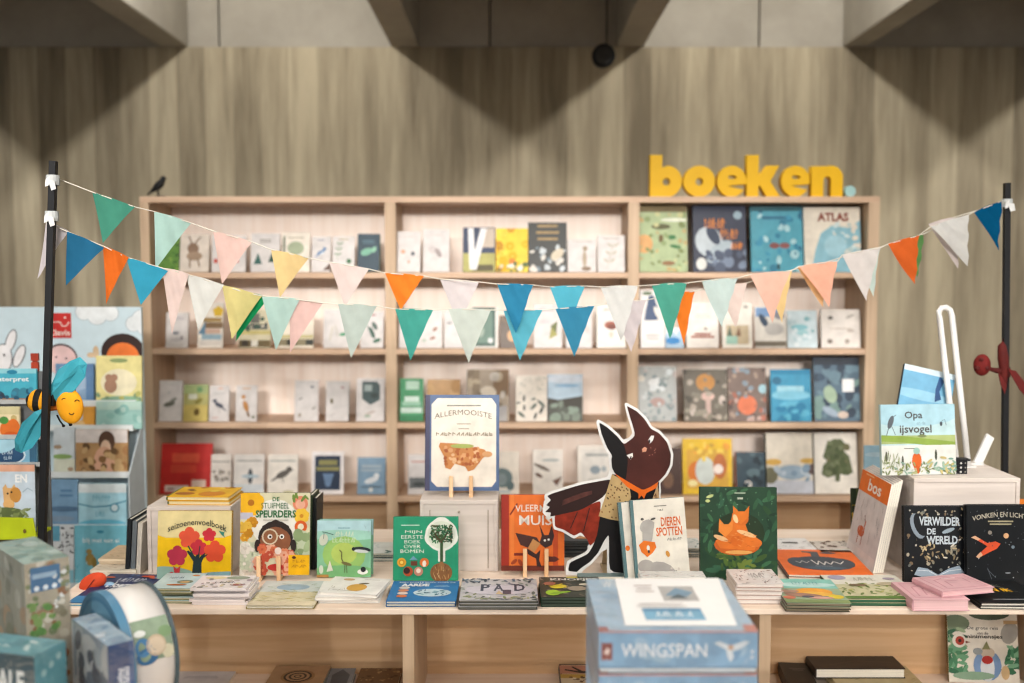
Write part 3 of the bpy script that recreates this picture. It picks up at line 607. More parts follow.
# ---- lowest shelf, left bay
sb(3, 'big red folder book leaning at left end of lowest shelf', 159, 210, 444, '#c5312b', R(.22, .62, .75, .8, '#d9573c') + R(.2, .42, .7, .58, '#d24a35') + R(.1, .05, .56, .17, '#ead9d0') + R(.14, .09, .28, .12, '#8f4a44') + R(.62, .07, .9, .28, '#e8cbb8') + E(.72, .1, .05, .05, '#a8553f'), lean=12)
sb(3, 'white book with grey berry twig beside the red folder book', 210, 230, 455, '#efe6dc', S(12, 3, ['#a39a90', '#8c7f74', '#c7bdb2'], .08, .14, (0, .1, 1, .6)) + lines(.5, .8, 1, 1, '#a9a39b', .04))
sb(3, 'white book with blue swift in flight on lowest shelf', 233, 263, 455, '#efe9e2', E(.55, .45, .08, .26, '#4b5157') + E(.55, .45, .3, .06, '#b9cdd8') + lines(.5, .82, .9, 1, '#a9a7a2', .04) + R(0, .05, 1, .25, '#dfe5e8'))
sb(3, 'white book with dark wagtail bird on lowest shelf', 267, 297, 455, '#f0e8dc', bird(.5, .5, .5, '#5f5a53', 1) + lines(.5, .82, .9, 1, '#a9aca6', .04) + E(.7, .06, .2, .04, '#c9c28c'))
sb(3, 'white book with navy picture of a waterfall and gold title', 311, 343, 452, '#efe9e6', R(.1, .1, .9, .9, '#1e3048') + R(.22, .68, .8, .8, '#8f8a52') + R(.15, .55, .86, .64, '#8f8a52') + PL([(.35, .48), (.7, .48), (.58, .18), (.45, .18)], '#6b87a8'))
sb(3, 'steel blue book with white duck, right end of left bay', 357, 385, 458, '#7d9cb3', E(.5, .38, .26, .1, '#dfe3e5', 18) + C(.68, .5, .1, '#dfe3e5') + R(.15, .72, .85, .8, '#a3b3bd') + R(.12, .62, .85, .68, '#a3b3bd') + E(.5, .2, .4, .04, '#566d7d') + C(.48, .12, .08, '#d8dad5'))
# ---- lowest shelf, middle bay
sb(3, 'white book with black and grey photo behind the blue bordered book', 408, 430, 455, WH, R(.05, .15, .95, .42, '#6b6f70') + E(.5, .25, .3, .1, '#3f4545') + lines(.5, .8, .8, 1, '#c58f84', .04), t=.012)
sb(3, 'cream book with dark grey elephant shape, right of the blue bordered book', 490, 519, 452, '#efe4d4', E(.42, .38, .36, .34, '#6d7f80') + E(.7, .2, .14, .16, '#5f7273') + E(.4, .35, .18, .2, '#8b999a') + R(.2, .02, .7, .1, '#c9d3d3'))
sb(3, 'white book with scattered brown feathers on lowest shelf', 533, 563, 450, '#f0e8dd', E(.3, .6, .3, .06, '#7d7063', -25) + E(.2, .42, .14, .06, '#6f5547', -30) + PL([(.65, .3), (.98, .4), (.8, .18)], '#7a584a') + E(.6, .76, .3, .05, '#b3b8b5'))
sb(3, 'pale book with blue grey emblem beside the bat figure', 578, 613, 446, '#eee6da', R(.1, .05, .95, .92, '#e5dfd6') + lines(.55, .78, .7, 1, '#a9aca8', .05) + E(.5, .5, .15, .12, '#93a0a8') + E(.75, .52, .08, .08, '#a8b0b2') + lines(.55, .28, .6, 2, '#c5c0b8'))
# ---- lowest shelf, right bay
sb(3, 'dark brown book just right of the bat figure', 655, 682, 448, '#4d352b', E(.5, .3, .2, .3, '#7a5a44') + E(.4, .75, .25, .1, '#5f4436'))
sb(3, 'big yellow book with fox and bear reading on lowest shelf', 683.5, 733, 439, '#e8be2c', R(.08, .1, .92, .8, '#d9a83f') + E(.3, .4, .2, .22, '#d97a2c') + E(.45, .42, .2, .28, '#cfd6cf') + E(.75, .5, .14, .26, '#c0703a') + C(.72, .45, .1, '#f1e2d6') + E(.2, .2, .1, .07, '#f0e0a0') + S(14, 3, ['#f0cd55', '#c9a33a', '#e9a23b'], .04, .08, (.05, .6, .95, .9)))
sb(3, 'dark teal book with white round flower on lowest shelf', 737, 766, 453, '#40525c', C(.4, .22, .14, '#dcd5cc') + C(.4, .24, .06, '#6f7f86') + E(.6, .5, .25, .15, '#60767d') + S(12, 6, ['#2f3d45', '#586d74'], .08, .14), spine='#df7d2c', t=.03)
sb(3, 'large cream book with blue lake and golden bushes on lowest shelf', 767.5, 814, 434, '#ebe1cf', R(0, 0, 1, .22, '#cfd2da') + E(.55, .35, .34, .16, '#a7bccd') + E(.15, .52, .18, .07, '#e3b65c') + E(.9, .54, .18, .06, '#e3b65c') + E(.08, .3, .16, .18, '#7d7a60') + E(1, .4, .14, .12, '#6d5a55') + S(10, 3, ['#8fa9be', '#c5d2dc'], .04, .1, (.2, .2, .9, .45)), spine='#3a4a45', t=.03)
sb(3, 'large white book with dark green conifer tree on lowest shelf', 815.5, 858.5, 434, '#f0e9dc', PL([(.3, .82), (.45, .9), (.65, .9), (.78, .78), (.68, .72), (.82, .62), (.9, .35), (.78, .3), (.6, .32), (.58, .2), (.48, .2), (.48, .3), (.3, .26), (.16, .32), (.2, .46), (.3, .54), (.2, .6)], '#5d6644') + S(30, 5, ['#46502f', '#737a58', '#4f5b36', '#6d6a48'], .05, .09, (.27, .34, .76, .84)), spine='#3f4048', t=.03)
# ================================================================ whitewashed crates on the table
def crate(label, u0, u1, Yf, dep, vt, frame=True, hook=False):
    zt = H + ratio(vt) * Yf; x0, x1 = XU(u0, Yf, 0.9), XU(u1, Yf, 0.9); h = zt - TABLE
    o = tag(empty('wooden_crate', ((x0 + x1) / 2, Yf, TABLE + 0.0004)), label, 'crate'); w = (x1 - x0) / 2; t = 0.012
    def prt(n, *b):
        m = MB(); m.box(*b, WHITEWASH); return m.build(n, o, bevel=0.0012)
    prt('top_panel', -w, w, 0, dep, h - t, h)
    prt('side_panel', -w, -w + t, 0, dep, 0, h - t); prt('side_panel', w - t, w, 0, dep, 0, h - t)
    prt('back_panel', -w + t, w - t, dep - t, dep, 0, h - t)
    fp = prt('front_panel', -w + t, w - t, 0.003, 0.003 + t, 0, h - t)
    if hook:
        m = MB(); m.ball((0.0, -0.002, h - 0.035), .004, .006, .004, ink('#b9aa98')); m.build('knob', fp, True)
        for xx in (-w + .03, w - .03):
            m = MB(); m.box(xx - .0015, xx + .0015, .0005, .004, .01, h - .03, ink('#b5a797')); m.build('groove', fp)
    return zt
def easel(label, u0, u1, Y, base, ht=0.07, dep=0.1, back=0.14):
    """little wooden book easel: two L-shaped sides with a front peg each, joined by cross bars"""
    if base == TABLE: Y -= 0.03
    xa, xb = XU(u0, Y, base), XU(u1, Y, base); c = (xa + xb) / 2
    o = tag(empty('wooden_book_easel', (c, Y, base + 0.0006)), label, 'easel')
    for x in (xa - c, xb - c):
        m = MB(); m.box(x - .006, x + .006, 0, dep, 0, .012, PEG); m.box(x - .006, x + .006, 0, .010, .012, ht, PEG)
        m.bar((x, .05, .01), (x, .05 + back * .18, back), .012, .010, PEG); m.build('side_frame', o, bevel=.0012)
    for y, z in ((dep * .8, .006), (.05 + back * .12, back * .7)):
        m = MB(); m.bar((xa - c, y, z), (xb - c, y, z), .009, .009, PEG); m.build('cross_bar', o)
    return o
zl = crate('whitewashed crate at table left, behind the yellow tree book', 147, 231, 2.965, 0.15, 507)
zm = crate('whitewashed crate in the middle of the table under the blue bordered book', 420, 498, 2.99, 0.27, 500.5, hook=True)
zr = crate('whitewashed crate at table right under the kingfisher book', 913, 1019, 2.955, 0.28, 478.5)
# yellow books lying on the left crate
flat('board_book', 'yellow board book with orange pictures, lying on the left crate', 166, 229, 496.5, 487, 2.985, 2, '#f0b80f',
     E(.66, .3, .22, .18, '#d9871c') + E(.22, .3, .16, .1, '#a95f1a') + S(8, 2, ['#c9821e', '#f7d75a', '#8d5a1f'], .05, .09, (.1, .5, .9, .95)) + R(0, 0, .03, 1, '#6c7a3c'),
     base=zl, group='yellow board books on the left crate', spine='#5f6a3a', pages='#ecdcae', yaw=-2, desc2='yellow board book edge showing on the left crate', boards='#d9a416')
# A yellow tree book
yf = '#c43b3f'
tree = E(.5, .93, .75, .35, '#e9d79c') + R(0, .55, 1, .62, '#f0c112') + E(.1, .0, .5, .2, '#8fb0a5') + E(.95, .0, .6, .13, '#7fa5ac')
tree += PL([(.47, .05), (.49, .28), (.4, .42), (.42, .44), (.52, .35), (.56, .46), (.59, .46), (.57, .33), (.64, .42), (.66, .4), (.6, .26), (.61, .05)], '#22363b')
tree += flower(.43, .62, .13, '#e5583a') + flower(.7, .66, .085, '#cf2f3c') + flower(.27, .36, .125, '#b8324a') + flower(.56, .48, .1, '#c62f3d') + flower(.78, .42, .135, '#e0512f')
tree += LN([(.53, .3), (.42, .5)], .018, '#22363b') + LN([(.56, .34), (.58, .5)], .014, '#22363b') + LN([(.58, .3), (.68, .38)], .016, '#22363b')
tree += PL([(.24, .12), (.22, .22), (.27, .18), (.32, .22), (.31, .12)], yf) + E(.2, .07, .04, .06, yf) + E(.28, .05, .05, .06, yf)
tree += PL([(.83, .72), (.9, .7), (.93, .8), (.9, .66), (.92, .62), (.87, .66)], '#3f8f7c') + T('seizoenenvoelboek', .14, .7, .94, .79, '#2b2c28', .006, .1)
stand('picture_book', 'yellow picture book of a red flowering tree, leaning on the left crate', 156, 230, 512, 2.915, TABLE, .018, '#f0c112', tree, lean=7, spine='#a8852a')
# black and grey slim books left of the crate
for k, (c, lb) in enumerate((('#23272a', 'black slim book standing edge on, leftmost beside the left crate'), ('#6d7478', 'grey slim book standing edge on beside the left crate'), ('#d5cdbf', 'cream slim book standing edge on, closest to the left crate'))):
    b = book('slim_book', lb, .17, .168 - .006 * k, .013, c, R(.05, .1, .95, .9, '#3a4145' if k == 0 else '#8b9296' if k == 1 else '#e3dccf'), group='slim books standing beside the left crate')
    b.matrix_world = Matrix.Translation((-1.15 + .0165 * k, 3.04, TABLE + .002)) @ Matrix.Rotation(R_(89), 4, 'Z') @ Matrix.Rotation(R_(4), 4, 'X')
# B flower detectives on easel
gr = '#2f6f3f'
B = E(.5, .62, .34, .36, '#f3efe4') + S(10, 4, ['#f0b323', '#e79a1d'], .07, .1, (.0, .78, .25, .98), 'flower') + flower(.15, .88, .17, '#f3b81c', '#b5701a', 8) + R(.0, .68, .18, .76, '#c3c0cf')
B += S(14, 6, ['#dc9a25', '#c98a1e', '#efc04a'], .05, .08, (0, .45, .2, .68), 'flower') + S(16, 8, ['#ece4d6', '#d9cdbd', '#c9d0b4'], .08, .13, (0, .02, .22, .36), 'flower')
B += C(.86, .87, .11, '#e58a6a') + C(.86, .86, .07, '#f0b397') + S(5, 3, ['#6f8a3c'], .04, .07, (.75, .93, .98, .99), 'leaf') + flower(.88, .72, .1, '#efc13a', '#d08b1e', 7) + C(.87, .59, .09, '#dd5f22') + C(.87, .59, .045, '#f1e6c9')
B += S(18, 2, ['#a9bb8c', '#c5cfae', '#8ea273'], .06, .11, (.76, .25, 1, .5)) + T('DE', .46, .9, .56, .95, gr, .02) + T('STUIFMEEL', .3, .81, .7, .88, gr, 0) + T('SPEURDERS', .22, .7, .8, .79, gr, .03) + lines(.51, .665, .5, 1, '#b9b3a4', .012)
B += E(.51, .46, .25, .24, '#2f241f') + E(.51, .42, .22, .2, '#8b5538') + PL([(.3, .5), (.51, .62), (.73, .5), (.7, .6), (.51, .68), (.32, .6)], '#2f241f') + C(.43, .47, .115, '#d9cbb0') + C(.43, .47, .095, '#94603f') + C(.43, .47, .035, '#f3efe8') + C(.435, .468, .018, '#1e1715') + C(.6, .47, .035, '#f3efe8') + C(.6, .468, .018, '#1e1715') + LN([(.53, .48), (.57, .48)], .012, '#d9cbb0') + E(.25, .36, .04, .09, '#2f241f') + E(.77, .36, .04, .09, '#2f241f')
B += S(34, 5, ['#e58a63', '#d9714a', '#efb093', '#c9553c'], .05, .08, (.25, .05, .75, .34), 'flower') + E(.52, .1, .12, .05, '#c5352c') + C(.55, .3, .05, '#f0ded2') + R(.7, .01, 1, .25, '#f2b705') + SC(.74, .1, .97, .13, '#c98b12') + SC(.76, .16, .95, .19, '#c98b12') + E(.78, .22, .03, .02, '#5a2f1a')
stand('picture_book', 'tall flowery picture book with a girl in round glasses on its cover', 239, 309, 493.5, 2.93, TABLE + .013, .012, '#dcd6b4', B, lean=7, spine='#23301f')
easel('small wooden easel holding the flowery girl book', 258.5, 278.5, 2.915, TABLE, .075)
for k, (c, lb) in enumerate((('#3c4a34', 'dark green slim book standing edge on behind the flowery girl book'), ('#26292a', 'black slim book standing edge on behind the flowery girl book'))):
    b = book('slim_book', lb, .09, .232 - .01 * k, .011, c, S(12, k, ['#59684a', '#454f40'], .08, .12), group='slim books behind the flowery girl book')
    b.matrix_world = Matrix.Translation((XU(312.5, 3.03, .9) + .013 * k, 3.05, TABLE + .001)) @ Matrix.Rotation(R_(88), 4, 'Z') @ Matrix.Rotation(R_(2), 4, 'X')
# C green heron books, two copies
Cc = R(0, .72, 1, 1, '#b7dbe0') + E(.5, .74, .7, .1, '#a5d6c4') + E(.5, .4, .4, .34, '#9ec96f') + E(.5, .42, .24, .2, '#b9cf68') + E(.5, .1, .6, .12, '#7dbb7d')
Cc += lines(.5, .86, .3, 1, '#5f8f9a', .012) + SC(.32, .72, .68, .8, '#d3e3c8') + SC(.28, .62, .74, .7, '#c9e0b6')
Cc += LN([(.1, .8), (.2, .78), (.3, .75)], .012, '#3f5f5c') + E(.12, .66, .08, .11, '#d9dcc8', -20) + LN([(.13, .78), (.12, .68)], .012, '#6d8780')
Cc += LN([(.42, .48), (.46, .44), (.46, .32), (.5, .25)], .018, '#6f6a45') + E(.55, .24, .1, .03, '#7d7547', -15) + LN([(.52, .22), (.51, .08)], .01, '#5f5c3c') + LN([(.55, .22), (.56, .08)], .01, '#5f5c3c')
Cc += E(.83, .49, .17, .05, '#2b3338', -5) + E(.82, .46, .14, .03, '#dfe4e1', -5) + C(.68, .5, .035, '#22292d') + E(.85, .1, .1, .05, '#eef0ea') + C(.86, .14, .05, '#23292b') + PL([(.18, .1), (.24, .3), (.3, .12)], '#e5e3d2') + E(.08, .14, .04, .08, '#d9e0cf') + R(.0, .0, .22, .05, '#b98a4b') + S(6, 3, ['#a893a8', '#93a0a5'], .015, .03, (.88, .8, .99, .92), 'grass')
stand('picture_book', 'pale green picture book with birds, front one of two copies', 316.5, 370.5, 521, 2.955, TABLE, .012, '#8cc6a0', Cc, lean=6, spine='#79b39a', group='two pale green bird books')
stand('picture_book', 'pale green picture book peeping out behind its front copy', 319, 372.5, 520, 2.985, TABLE, .012, '#8cc6a0', R(0, .72, 1, 1, '#b7dbe0'), lean=6, spine='#79b39a', group='two pale green bird books')
# small stack behind, between heron and tree books
for u0, u1, vf, dsc, sd in ((368, 397, 553, 'white and teal paperback behind the green tree book', 3), (318, 345, 558, 'mint green paperback behind the pale green bird books', 5)):
    flat('paperback', dsc, u0, u1, vf, vf - 11, 3.14, 3, '#dfe3dc', S(12, sd, ['#55786f', '#8fa9a0', '#33524c', '#c9d5cf'], .1, .2, kind='leaf'), boards='#4f6a66', spine='#7fa598', group='low pile of paperbacks behind the ' + ('tree book' if sd == 3 else 'heron books'), seed=sd, jit=.008)
# D tree book
gd = '#2a9a72'
D = T('MIJN', .18, .735, .44, .79, '#f4f4ea', -.004) + T('EERSTE', .12, .66, .46, .715, '#f4f4ea', -.004) + T('BOEK', .17, .585, .42, .64, '#f4f4ea', -.004) + T('OVER', .16, .51, .42, .565, '#f4f4ea', -.004) + T('BOMEN', .11, .435, .47, .49, '#f4f4ea', -.004) + R(.12, .865, .4, .88, '#bfe0cd')
D += C(.74, .72, .25, '#eef0e4', 24) + C(.62, .68, .14, '#eef0e4') + C(.86, .68, .14, '#eef0e4') + C(.74, .84, .16, '#eef0e4') + R(.69, .3, .8, .6, '#eef0e4') + C(.74, .72, .215, '#dfe6d2') + S(190, 4, ['#2b6b46', '#214f38', '#4b4a2c', '#3f7f4d', '#5b5232'], .02, .034, (.575, .61, .905, .87), 'leaf') + LN([(.745, .25), (.745, .72)], .045, '#3d5a36') + LN([(.745, .6), (.64, .74)], .02, '#4e3f28') + LN([(.745, .62), (.84, .76)], .02, '#4e3f28')
D += E(.74, .13, .17, .15, '#8a5f38') + PL([(.68, .16), (.72, .3), (.77, .3), (.81, .16)], '#9a6c3f') + S(26, 5, ['#c99f6a', '#5f3f26', '#dcb98a'], .02, .05, (.6, .05, .88, .22), 'grass')
D += C(.13, .29, .07, '#e2a52e') + C(.13, .29, .045, '#c98a1f') + C(.13, .29, .025, '#f0cf5f') + PL([(.25, .33), (.38, .33), (.31, .39)], '#6f9fb3') + R(.27, .24, .37, .31, '#6b3f2a') + C(.48, .29, .07, '#e1742f') + E(.48, .27, .03, .05, '#f3ead8') + C(.23, .15, .075, '#b5512b') + C(.21, .16, .05, '#3a2320') + C(.39, .15, .07, '#c98e78') + C(.39, .16, .035, '#efe0d0')
stand('picture_book', 'green picture book with a round white-edged tree on its cover', 393, 458, 518, 2.92, TABLE, .02, gd, D, lean=6, spine='#258a64')
# blue bordered book on the middle crate
BL = '#50688f'
bb = PL([(.08, .1), (.16, .04), (.9, .04), (.96, .1), (.96, .9), (.9, .965), (.16, .965), (.08, .9)], '#efe5d6') + lines(.52, .88, .5, 1, '#8d8a80', .014) + T('ALLERMOOISTE', .12, .745, .9, .8, '#6b5f4c', 0, .045) + lines(.52, .69, .3, 1, '#b7ac9a', .012) + lines(.52, .64, .2, 1, '#b7ac9a', .012) + SC(.14, .575, .92, .605, '#94876f')
bb += PL([(.2, .5), (.45, .49), (.6, .46), (.8, .43), (.86, .38), (.78, .34), (.74, .3), (.66, .22), (.58, .2), (.54, .25), (.4, .28), (.34, .22), (.27, .24), (.25, .36), (.18, .46)], '#c98549') + S(46, 3, ['#b5662e', '#dba06a', '#a8592a', '#e0b283'], .02, .035, (.26, .27, .74, .46)) + E(.5, .465, .16, .03, '#a9b35f') + E(.84, .38, .07, .04, '#d6a06c')
stand('picture_book', 'large blue bordered book with orange cow shape on the middle crate', 425, 499, 396, 3.05, zm + .013, .022, '#50688f', R(0, 0, .06, 1, '#4a4a66') + bb, lean=8, spine='#41415c')
easel('small wooden easel on the middle crate under the blue bordered book', 451, 471, 3.03, zm, .065, .09)
# E bat mouse book
OR = '#e8732a'
Ee = R(0, 0, .12, 1, '#a32f1f') + R(.14, 0, .2, 1, '#ee8238') + R(.82, .0, .9, 1, '#c94f22') + R(0, 0, 1, .07, '#6f2f1f') + LN([(.25, .88), (.14, .74)], .025, '#7d2a1c') + T('VLEERM', .22, .77, .7, .86, '#f2e6d9', .005, .01) + T('MUIS', .28, .6, .8, .73, '#f2e6d9', .012)
Ee += PL([(.6, .62), (.64, .46), (.6, .36), (.7, .3), (.8, .34), (.84, .46), (.8, .6), (.75, .47), (.68, .47)], '#3c2624') + PL([(.22, .5), (.56, .44), (.62, .36), (.5, .28), (.3, .34)], '#4a2a24') + PL([(.5, .42), (.62, .36), (.52, .24), (.42, .3)], '#c98f55') + PL([(.4, .3), (.55, .22), (.62, .28), (.6, .14), (.64, .05), (.56, .06), (.55, .16), (.42, .22)], '#3a2422') + C(.69, .4, .018, '#f2ede2') + C(.75, .41, .018, '#f2ede2')
Ee += R(.2, .2, .36, .235, '#7d2a1c') + PL([(.7, .19), (.86, .19), (.92, .155), (.86, .12), (.7, .12)], '#5b2a22') + E(.2, .12, .06, .03, '#a3431f', 40) + E(.3, .11, .06, .03, '#a3431f', 120)
stand('picture_book', 'orange picture book with a dark bat and white title, on small easel', 501.5, 564.5, 495.5, 2.975, TABLE + .013, .014, OR, Ee, lean=7, spine='#8f2a1c')
easel('small wooden easel holding the orange bat book', 525, 546.5, 2.958, TABLE, .085)
# ---- bat standee
SYB = 2.905
def sc(u, v): return P(u, v, SYB)
orig = P(605, 574, SYB); orig.z = TABLE
so = tag(empty('cardboard_standee', orig), 'white-edged cardboard cutout of a dark bat with orange scarf standing on the table', 'standee')
def cut(pts, lift, thick, c, mb, edge=None):
    if len(pts) > 9:
        for e_ in (.12, .2): pts = [q for a_, b_ in zip(pts, pts[1:] + pts[:1]) for q in ((a_[0] * (1 - e_) + b_[0] * e_, a_[1] * (1 - e_) + b_[1] * e_), (a_[0] * e_ + b_[0] * (1 - e_), a_[1] * e_ + b_[1] * (1 - e_)))]
    mb.slab([(u, -v) for u, v in pts], lambda u, v: sc(u, -v) - orig - Vector((0, lift, 0)), Vector((0, -1, 0)), thick, c, edge)
head = [(624, 444.5), (635.7, 435.5), (626.5, 405.5), (631, 408), (636.5, 411), (644.5, 418.8), (650.5, 428.5), (659, 433), (667, 442), (671, 454.5), (670, 465), (665.5, 474), (658.5, 481.5), (650, 487), (642.5, 490), (628, 481.5), (614.8, 473.5), (612, 468), (611.2, 459), (612.1, 455.5), (607, 447.5), (601.7, 434.5), (598.8, 422), (607.6, 427.5), (617, 436)]
base = [(593.5, 416), (608, 423.5), (617.5, 431), (624.5, 439), (631.5, 434), (622, 402), (625, 401), (633, 404), (639, 408.5), (647, 416), (653, 425.5), (661, 429.5), (670, 439), (674.5, 453), (674, 466), (669, 477), (662, 485), (662, 505), (662, 574), (607, 574), (606, 547), (602, 556), (596, 563), (588, 570), (578, 575), (566, 575), (563.5, 566), (566, 559), (584, 551), (589.5, 544), (588, 538), (580, 535.5), (573, 541), (565, 534), (553.5, 530.5), (552, 518), (547, 521), (541, 513), (541, 505), (545, 500), (543, 494.5), (549, 489.5), (552, 490), (581, 480.5), (608, 475.5), (608, 459), (603, 449), (597.5, 436)]
wing_o = [(610.7, 479), (581, 484.5), (552.3, 493.4), (547, 496), (546, 505), (545, 512), (550, 516.5), (555, 527), (563.5, 529.5), (574, 536), (581, 532), (587.5, 540), (590, 546), (594.5, 543), (588, 554), (569.5, 562.5), (568, 571), (577, 572), (590, 562), (598, 553), (604, 541), (609, 534), (609, 573), (659, 573), (659, 482)]
ink_pts = [(a_[0] + (b_[0] - a_[0]) * t / 8, a_[1] + (b_[1] - a_[1]) * t / 8) for pl_ in (head + head[:1], wing_o) for a_, b_ in zip(pl_, pl_[1:]) for t in range(8)]
def pulled(p, d=2.5):
    q = min(ink_pts, key=lambda r: (r[0] - p[0]) ** 2 + (r[1] - p[1]) ** 2); L = math.hypot(p[0] - q[0], p[1] - q[1])
    return p if L <= d or p[1] > 572 else (q[0] + (p[0] - q[0]) * d / L, q[1] + (p[1] - q[1]) * d / L)
base = [(a_[0] + (b_[0] - a_[0]) * t / 3, a_[1] + (b_[1] - a_[1]) * t / 3) for a_, b_ in zip(base, base[1:] + base[:1]) for t in range(3)]
base = [pulled(p) for p in base]
m = MB(); cut(base, 0, .004, '#f2f1ee', m, ink('#e7e2da'))
bk = '#161517'; br = '#33201e'
cut([(598, 515), (621, 520), (640, 500), (659, 496), (659, 573), (609, 573), (609, 534), (604, 541), (598, 553), (590, 562), (581, 568), (577, 572), (568, 571), (569.5, 562.5), (588, 554), (594.5, 543)], .0004, .0004, bk, m)
cut([(612, 474), (659, 482), (659, 503), (620, 505)], .0003, .0004, bk, m)
cut([(554.5, 514), (580, 509), (601, 500), (600, 516), (597, 535), (594, 542.5), (590, 546), (587.5, 540), (581, 532), (574, 536), (563.5, 529.5), (555, 527)], .0006, .0004, ink('#8e2f1d', .4, .35, 40), m)
cut([(610.7, 479), (581, 484.5), (552.3, 493.4), (547, 496), (551, 500), (546, 505), (550, 507), (545, 512), (551, 512.5), (550, 516.5), (555.5, 515.5), (581, 510), (602, 498), (613, 485)], .0009, .0004, br, m)
cut([(563, 500), (581, 493), (592, 490.5), (592, 494), (580, 498.5), (562, 505.5)], .0012, .0003, ink('#5a352f', .4, .3, 60), m)
for a in ((570, 528, 577, 512), (583, 531, 589, 508)):
    cut([(a[0], a[1]), (a[0] + 1, a[1]), (a[2] + 1, a[3]), (a[2], a[3])], .0011, .0003, br, m)
cut([(612, 474), (629, 484), (631, 497), (628, 507), (620, 521), (609, 519), (598.5, 516), (604, 500)], .0013, .0004, '#c9ab77', m)
cut([(657.5, 484), (659.5, 500), (659, 520), (651, 503)], .0013, .0004, '#c9a67a', m)
rnd = random.Random(4)
for i in range(46):
    v = rnd.uniform(480, 517); lo = 612 - (v - 474) * .32; u = rnd.uniform(lo + 1, 627)
    cut([(u, v), (u + 1.5, v + .3), (u + 1.3, v + 1.7), (u + .2, v + 1.4)], .0017, .0002, rnd.choice(['#5d3f26', '#8a5f36', '#3f2a1c']), m)
for i in range(9):
    u = rnd.uniform(654, 657.5); v = rnd.uniform(492, 504)
    cut([(u, v), (u + 1.2, v), (u + 1.2, v + 1.5), (u, v + 1.5)], .0017, .0002, '#7d5635', m)
cut([(613.5, 472), (628, 480.5), (642, 489.5), (658.5, 480.5), (656.5, 488), (646, 493), (644, 499), (641.5, 495), (638.5, 499), (638.5, 493), (627, 487)], .0019, .0004, '#f0701d', m)
cut(head, .0022, .0004, ink('#4c241e', .4, .4, 9), m)
cut([(598.8, 422), (607.6, 427.5), (617, 436), (624, 444.5), (628, 459), (626, 480), (614.8, 473.5), (612, 468), (611.2, 459), (612.1, 455.5), (607, 447.5), (601.7, 434.5)], .0025, .0003, ink('#171516', .4, .2, 9), m)
for pts in ([(626.5, 455), (632.5, 452.8), (633, 456), (630.5, 459.5)], [(648, 440), (651, 435.5), (654, 435.5), (653, 440), (649.5, 443.5)]): cut(pts, .0029, .0003, '#f4f1ec', m)
cut([(629.8, 456.5), (631.5, 456), (631.2, 459), (629.8, 459.3)], .0032, .0002, '#151314', m); cut([(648.3, 439.5), (650, 439.5), (650, 443), (648.6, 442.5)], .0032, .0002, '#151314', m)
cut([(641.8, 449), (644.5, 446.6), (647, 448.2), (645.8, 451.5), (642.6, 451.8)], .0029, .0003, '#d79a7c', m)
for i in range(10):
    u = rnd.uniform(636, 656); v = rnd.uniform(447, 456); cut([(u, v), (u + .7, v), (u + .7, v + .7), (u, v + .7)], .0029, .0002, '#c98a70', m)
m.build('bat_cutout', so)
m = MB(); m.bar((.03, .008, .2), (.03, .16, .004), .05, .004, ink('#c9b491')); m.box(-.0, .06, .005, .165, 0, .004, ink('#c9b491')); m.build('support_strut', so)
# books low behind the bat
flat('paperback', 'slate paperback with orange label behind the bat cutout', 563, 598, 541, 533, 3.14, 5, '#3b454b', R(.3, .3, .9, .6, '#d98a3c') + lines(.6, .5, .4, 2, '#efe2c9'), boards='#2c3236', spine='#39424a', group='low pile of paperbacks behind the bat cutout', pages='#5a5f60', seed=8, jit=.006)
flat('paperback', 'white paperback in low pile left of the fox family book', 684, 704, 548, 538, 3.14, 4, '#e3e4df', S(10, 3, ['#5f7f7a', '#b9c7c3', '#8a9f9a'], .1, .2, kind='leaf'), boards='#5a6a6c', group='low pile left of the fox family book', seed=3, jit=.006)
# G dieren spotten, two copies
G = R(0, 0, .055, 1, '#5c7f83') + SC(.5, .865, .6, .885, '#4a4a46') + lines(.55, .915, .35, 1, '#8a877d', .01) + T('DIEREN', .54, .69, .9, .79, '#e06a28', .02) + T('SPOTTEN', .44, .58, .92, .68, '#e06a28', .02) + SC(.62, .53, .92, .555, '#a9a69c')
G += E(.28, .7, .14, .12, '#bdb9b3', 30) + PL([(.17, .5), (.2, .76), (.32, .78), (.42, .74), (.36, .56), (.32, .5)], '#b7b3ad') + E(.2, .785, .03, .025, '#55534f') + E(.4, .78, .05, .02, '#55534f', 15) + PL([(.1, .5), (.2, .545), (.4, .52), (.42, .46), (.34, .4), (.24, .36), (.14, .42)], '#ee7a22') + E(.27, .46, .03, .05, '#f1ece0') + E(.275, .42, .018, .03, '#3b3632')
G += E(.4, .12, .36, .3, '#b3aea8') + E(.2, .26, .15, .12, '#b3aea8') + E(.62, .38, .035, .06, '#d99a45', 15) + S(8, 3, ['#4a4744', '#d9cfc2'], .012, .025, (.66, .1, .82, .25)) + R(.1, .03, .75, .12, '#e9e6df') + S(30, 4, ['#9aa5a5', '#b9867a', '#7e8a88'], .012, .03, (.1, .03, .75, .12), 'dash')
stand('picture_book', 'cream animal spotting book with grey badger, front copy beside the bat cutout', 637, 691.5, 501.5, 2.80, TABLE, .016, '#efe9db', G, lean=8, roll=-4, spine='#5c7f83', group='two animal spotting books')
stand('picture_book', 'cream animal spotting book half hidden behind its front copy', 626, 672, 503.5, 2.822, TABLE, .016, '#efe9db', R(0, 0, .07, 1, '#5c7f83') + E(.12, .46, .05, .06, '#ee7a22'), lean=8, roll=-5, spine='#4f7074', group='two animal spotting books')
